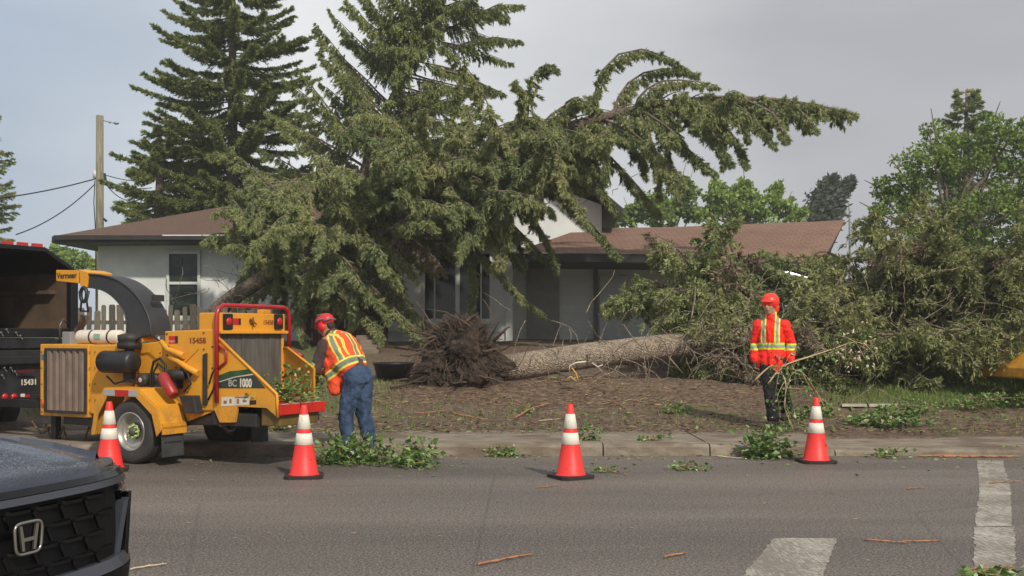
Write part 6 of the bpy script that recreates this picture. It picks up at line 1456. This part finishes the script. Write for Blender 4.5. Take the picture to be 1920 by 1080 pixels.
dragged([P(1440, 720, 13.9), P(1462, 690, 14.0), P(1475, 720, 13.9), P(1470, 760, 13.9), P(1478, 788, 13.95)], 'olive leafy bough hanging in front of the legs of the walking person', 170)

# ------------------------------------------------------------------ loose sticks and litter
STK = mat('bare_stick', srgb(172, 120, 84), .8, var=.35, vscale=9); STP = mat('peeled_stick', srgb(208, 190, 152), .7, var=.2, vscale=9)
def stick(a, b, r, label, m=STK, bend=.03, forks=2, seed=0):
    rr = np.random.default_rng(seed); a, b = Vector(a), Vector(b); L_ = (b-a).length; d = (b-a)/L_; n = d.cross(Vector((0, 0, 1))).normalized(); pts = [a.lerp(b, t)+n*bend*L_*math.sin(t*5+seed)+Vector((0, 0, r+.003+.004*abs(math.sin(t*9)))) for t in [i/8 for i in range(9)]]
    mb = MB(); mb.tube([p-a for p in pts], [r*(1-.06*i) for i in range(9)], 6)
    for _ in range(forks):
        i = rr.integers(2, 8); f = pts[i]; q_ = f+(d*rr.uniform(.3, 1)+n*rr.choice([-1, 1])*rr.uniform(.4, .9))*L_*.14; mb.tube([f-a, q_-a+Vector((0, 0, .004))], [r*.6, r*.25], 5)
    o = mb.build('stick', m, loc=a); tag(o, label, 'stick', 'loose sticks'); return o
stick(G(893, 1061), G(1000, 1043), .009, 'brown stick lying alone on the road below the middle cone', seed=1)
stick(G(243, 1070), G(312, 1060), .006, 'thin pale stick on the road beside the front of the dark car', STP, seed=2)
stick(G(1245, 1048), G(1285, 1040), .008, 'short splintered stick on the road left of the painted bar', seed=3, forks=4)
stick(G(1620, 1015), G(1700, 1020), .007, 'orange brown stick right of the top of the painted bar', seed=4, forks=5)
stick(G(1690, 1018), G(1762, 1016), .006, 'reddish twig continuing right of the orange brown stick', seed=5, forks=4)
stick(G(1005, 916), G(1050, 911), .005, 'thin red twig on the road below the middle cone base', seed=6)
stick(G(1140, 884), G(1178, 893), .005, 'curved dark twig beside the base of the middle cone', seed=7)
stick(G(1700, 918), G(1735, 916), .006, 'small brown twig on the road between right cone and painted line', seed=8)
stick(G(1855, 908), G(1912, 904), .007, 'dark twig crossing the right painted line', seed=9)
stick(G(1815, 1072), G(1900, 1066), .008, 'orange brown stick at the bottom right corner under the leafy twig', seed=10)
stick(G(1340, 857), G(1400, 862), .008, 'pale stick in the gutter left of the bushy kerb branch', STP, seed=11)
for i, (x0_, x1_) in enumerate(((1720, 1790), (1760, 1850), (1800, 1905), (1740, 1830), (1830, 1912))):
    stick(G(x0_, 857+i % 3), G(x1_, 856+(i*2) % 3), .010, ['long orange stick, leftmost in the gutter bundle at far right', 'orange stick in the middle of the gutter bundle at far right', 'longest orange stick of the gutter bundle, ending at the right edge', 'knotty orange stick under the gutter bundle', 'orange stick at the right end of the gutter bundle'][i], seed=20+i, forks=4)
stick(G(786, 797, .14), G(840, 796, .14), .011, 'straight pale peeled stick lying on the pavement edge', STP, 0, 0, 12)
def dstick(x0_, y0_, x1_, y1_, r, lab, seed, m=STK, forks=5): a, b = GT(x0_, y0_), GT(x1_, y1_); stick(a, b, r, lab, m, .04, forks, seed)
dstick(778, 778, 840, 768, .010, 'forked root like stick on the dirt below the root plate', 31)
dstick(848, 772, 905, 756, .012, 'branching dry stick on the dirt right of the forked one', 32)
dstick(960, 746, 1030, 738, .012, 'dark stick on the dirt under the butt of the trunk', 33, MATS['roots'] if 'roots' in MATS else STK)
dstick(1150, 737, 1180, 740, .008, 'short red twig on the dirt in the middle', 34)
dstick(1010, 792, 1050, 788, .007, 'thin pale twig on the dirt left of the middle cone tip', 35, STP)
# torn yellow and white bark strip under the trunk
tb = empty('torn_bark', P(1072, 715, 16.6), label='torn yellow and white strip of bark hanging below the trunk', cat='bark strip'); t0 = Vector(tb.location); t0z = gz(t0.x, t0.y)
tb.location.z = t0z
mb = MB(); YB = mat('yellow_strip', srgb(222, 176, 84), .6, var=.2); 
for pts, w_ in (([(1062, 712), (1070, 706), (1080, 714)], .03), ([(1084, 714), (1080, 700), (1072, 690)], .03)):
    mb.tube([P(x, y, 16.6)-Vector((t0.x, t0.y, t0z)) for x, y in pts], w_*1.1, 6, flat=.35)
mb.build('inner_strip', YB, tb)
mb = MB()
for pts, w_ in (([(1068, 700), (1068, 686), (1080, 680), (1098, 678)], .026), ([(1110, 680), (1120, 688), (1130, 684)], .02)):
    mb.tube([P(x, y, 16.7)-Vector((t0.x, t0.y, t0z)) for x, y in pts], w_*1.1, 6, flat=.4)
mb.build('outer_strip', mat('white_strip', srgb(222, 212, 192), .6, var=.15), tb)
# litter stuff: twigs, chips and shed leaves thick on the dirt, thin on road and pavement
def litter(name, n, fn, m, lo, hi, wd, label, seed):
    r = np.random.default_rng(seed); P_ = []; 
    while len(P_) < n:
        x, y = fn(r); P_.append((x, y))
    P_ = np.array(P_); z = np.array([(max(.14, gz(x, y)) if y > 13.5 else (.145 if y > 12.35 and x < 3.8 else .095) if y > 12.3 else 0.0) for x, y in P_])+.006
    a = r.uniform(0, 2*math.pi, n); l = r.uniform(lo, hi, n)**1.0; D = np.stack([np.cos(a), np.sin(a), r.uniform(-.04, .25, n)], 1); W_ = np.stack([-np.sin(a), np.cos(a), r.normal(0, .4, n)], 1)*(wd*r.uniform(.5, 1.3, n))[:, None]
    b_ = np.stack([P_[:, 0], P_[:, 1], z], 1); mid = b_+D*l[:, None]*.5+r.normal(0, .1, (n, 3))*l[:, None]*np.array([1, 1, .1]); q_ = np.stack([b_-W_*.5, mid-W_*.5, b_+D*l[:, None], mid+W_*.5], 1); q_[..., 2] += .004
    tag(quads_mesh(name, q_, m), label, name.replace('_', ' '), kind='stuff')
def dirt(r):
    while True:
        x = r.uniform(-4.5, 11); y = 13.6+r.exponential(1.6)
        if y < 21: return x, y
def nearroot(r):
    return r.normal(.6, 1.9), 16.6+abs(r.normal(0, .9))-.6
LT1 = mat('litter_straw', srgb(158, 130, 98), .85, island=.45); LT2 = mat('litter_dark', srgb(84, 66, 50), .9, island=.4); LT3 = mat('litter_green', srgb(110, 134, 62), .8, island=.45)
litter('twig_litter', 3400, dirt, LT1, .03, .20, .008, 'pale twigs and straw scattered over the dirt', 1)
litter('bark_litter', 5200, dirt, LT2, .03, .16, .016, 'dark bark scraps and twigs scattered over the dirt', 2)
litter('root_litter', 3000, nearroot, LT1, .04, .26, .010, 'pale broken roots and straw churned up along the fallen trunk', 3)
litter('leaf_litter', 1500, dirt, LT3, .03, .08, .04, 'shed green leaves scattered over the dirt', 4)
def roadf(r):
    while True:
        y = 12.3-r.exponential(1.0) if r.uniform() < .6 else r.uniform(5, 14.1)
        if y > 4.5: return r.uniform(-4, 7), y
litter('leaf_scraps', 420, lambda r: (r.uniform(-3.5, 7), 12.35-r.exponential(.5)), LT3, .02, .06, .03, 'green leaf scraps washed along the gutter', 15)
litter('road_litter', 900, roadf, LT1, .015, .06, .006, 'tiny twigs and chips scattered over the road', 5)
def grassf(r):
    while True:
        x, y = r.uniform(4.8, 14), r.uniform(16.0, 19.0)
        return x, y
def grass(name, n, fn, label, seed, h=.07):
    r = np.random.default_rng(seed); P_ = np.array([fn(r) for _ in range(n)]); z = np.array([gz(x, y) for x, y in P_]); b_ = np.stack([P_[:, 0], P_[:, 1], z-.005], 1); D = unit(np.stack([r.normal(0, .35, n), r.normal(0, .35, n), np.ones(n)], 1)); l = (h*r.uniform(.4, 1.4, n))[:, None]; W_ = np.stack([r.normal(0, 1, n), r.normal(0, 1, n), np.zeros(n)], 1); W_ = unit(W_)*.005
    q_ = np.stack([b_-W_, b_+W_, b_+D*l+W_*.3, b_+D*l-W_*.3], 1); tag(quads_mesh(name, q_, mat('grass_blade', srgb(118, 134, 70), .7, island=.4, trans=.2)), label, 'grass', kind='stuff')
grass('grass', 26000, grassf, 'short green grass along the foot of the heap at right', 6)
grass('grass', 9000, lambda r: (r.uniform(-7, -2.0)+r.normal(0, .3), 15.6+abs(r.normal(0, 1.6))), 'short grass behind the chipper and left of the roots', 7)
grass('grass', 1500, lambda r: (r.normal(-.9, .5)+0, r.normal(15.4, .7)) if r.uniform() < .12 else (r.uniform(-2, 8), max(14.3, r.normal(15.2, .6))), 'sparse grass blades growing through the dirt', 8)

# ------------------------------------------------------------------ damp air
hz = bpy.data.materials.new('damp_air'); hz.use_nodes = True; t = hz.node_tree; t.nodes.clear()
o_ = t.nodes.new('ShaderNodeOutputMaterial'); v_ = t.nodes.new('ShaderNodeVolumePrincipled'); v_.inputs['Density'].default_value = .0013; v_.inputs['Color'].default_value = (.86, .88, .90, 1); v_.inputs['Anisotropy'].default_value = .1
t.links.new(v_.outputs[0], o_.inputs['Volume'])
tag(MB().box(-110, 110, -12, 120, -1.2, 18).build('haze', hz), kind='stuff', label='thin damp haze', cat='haze')
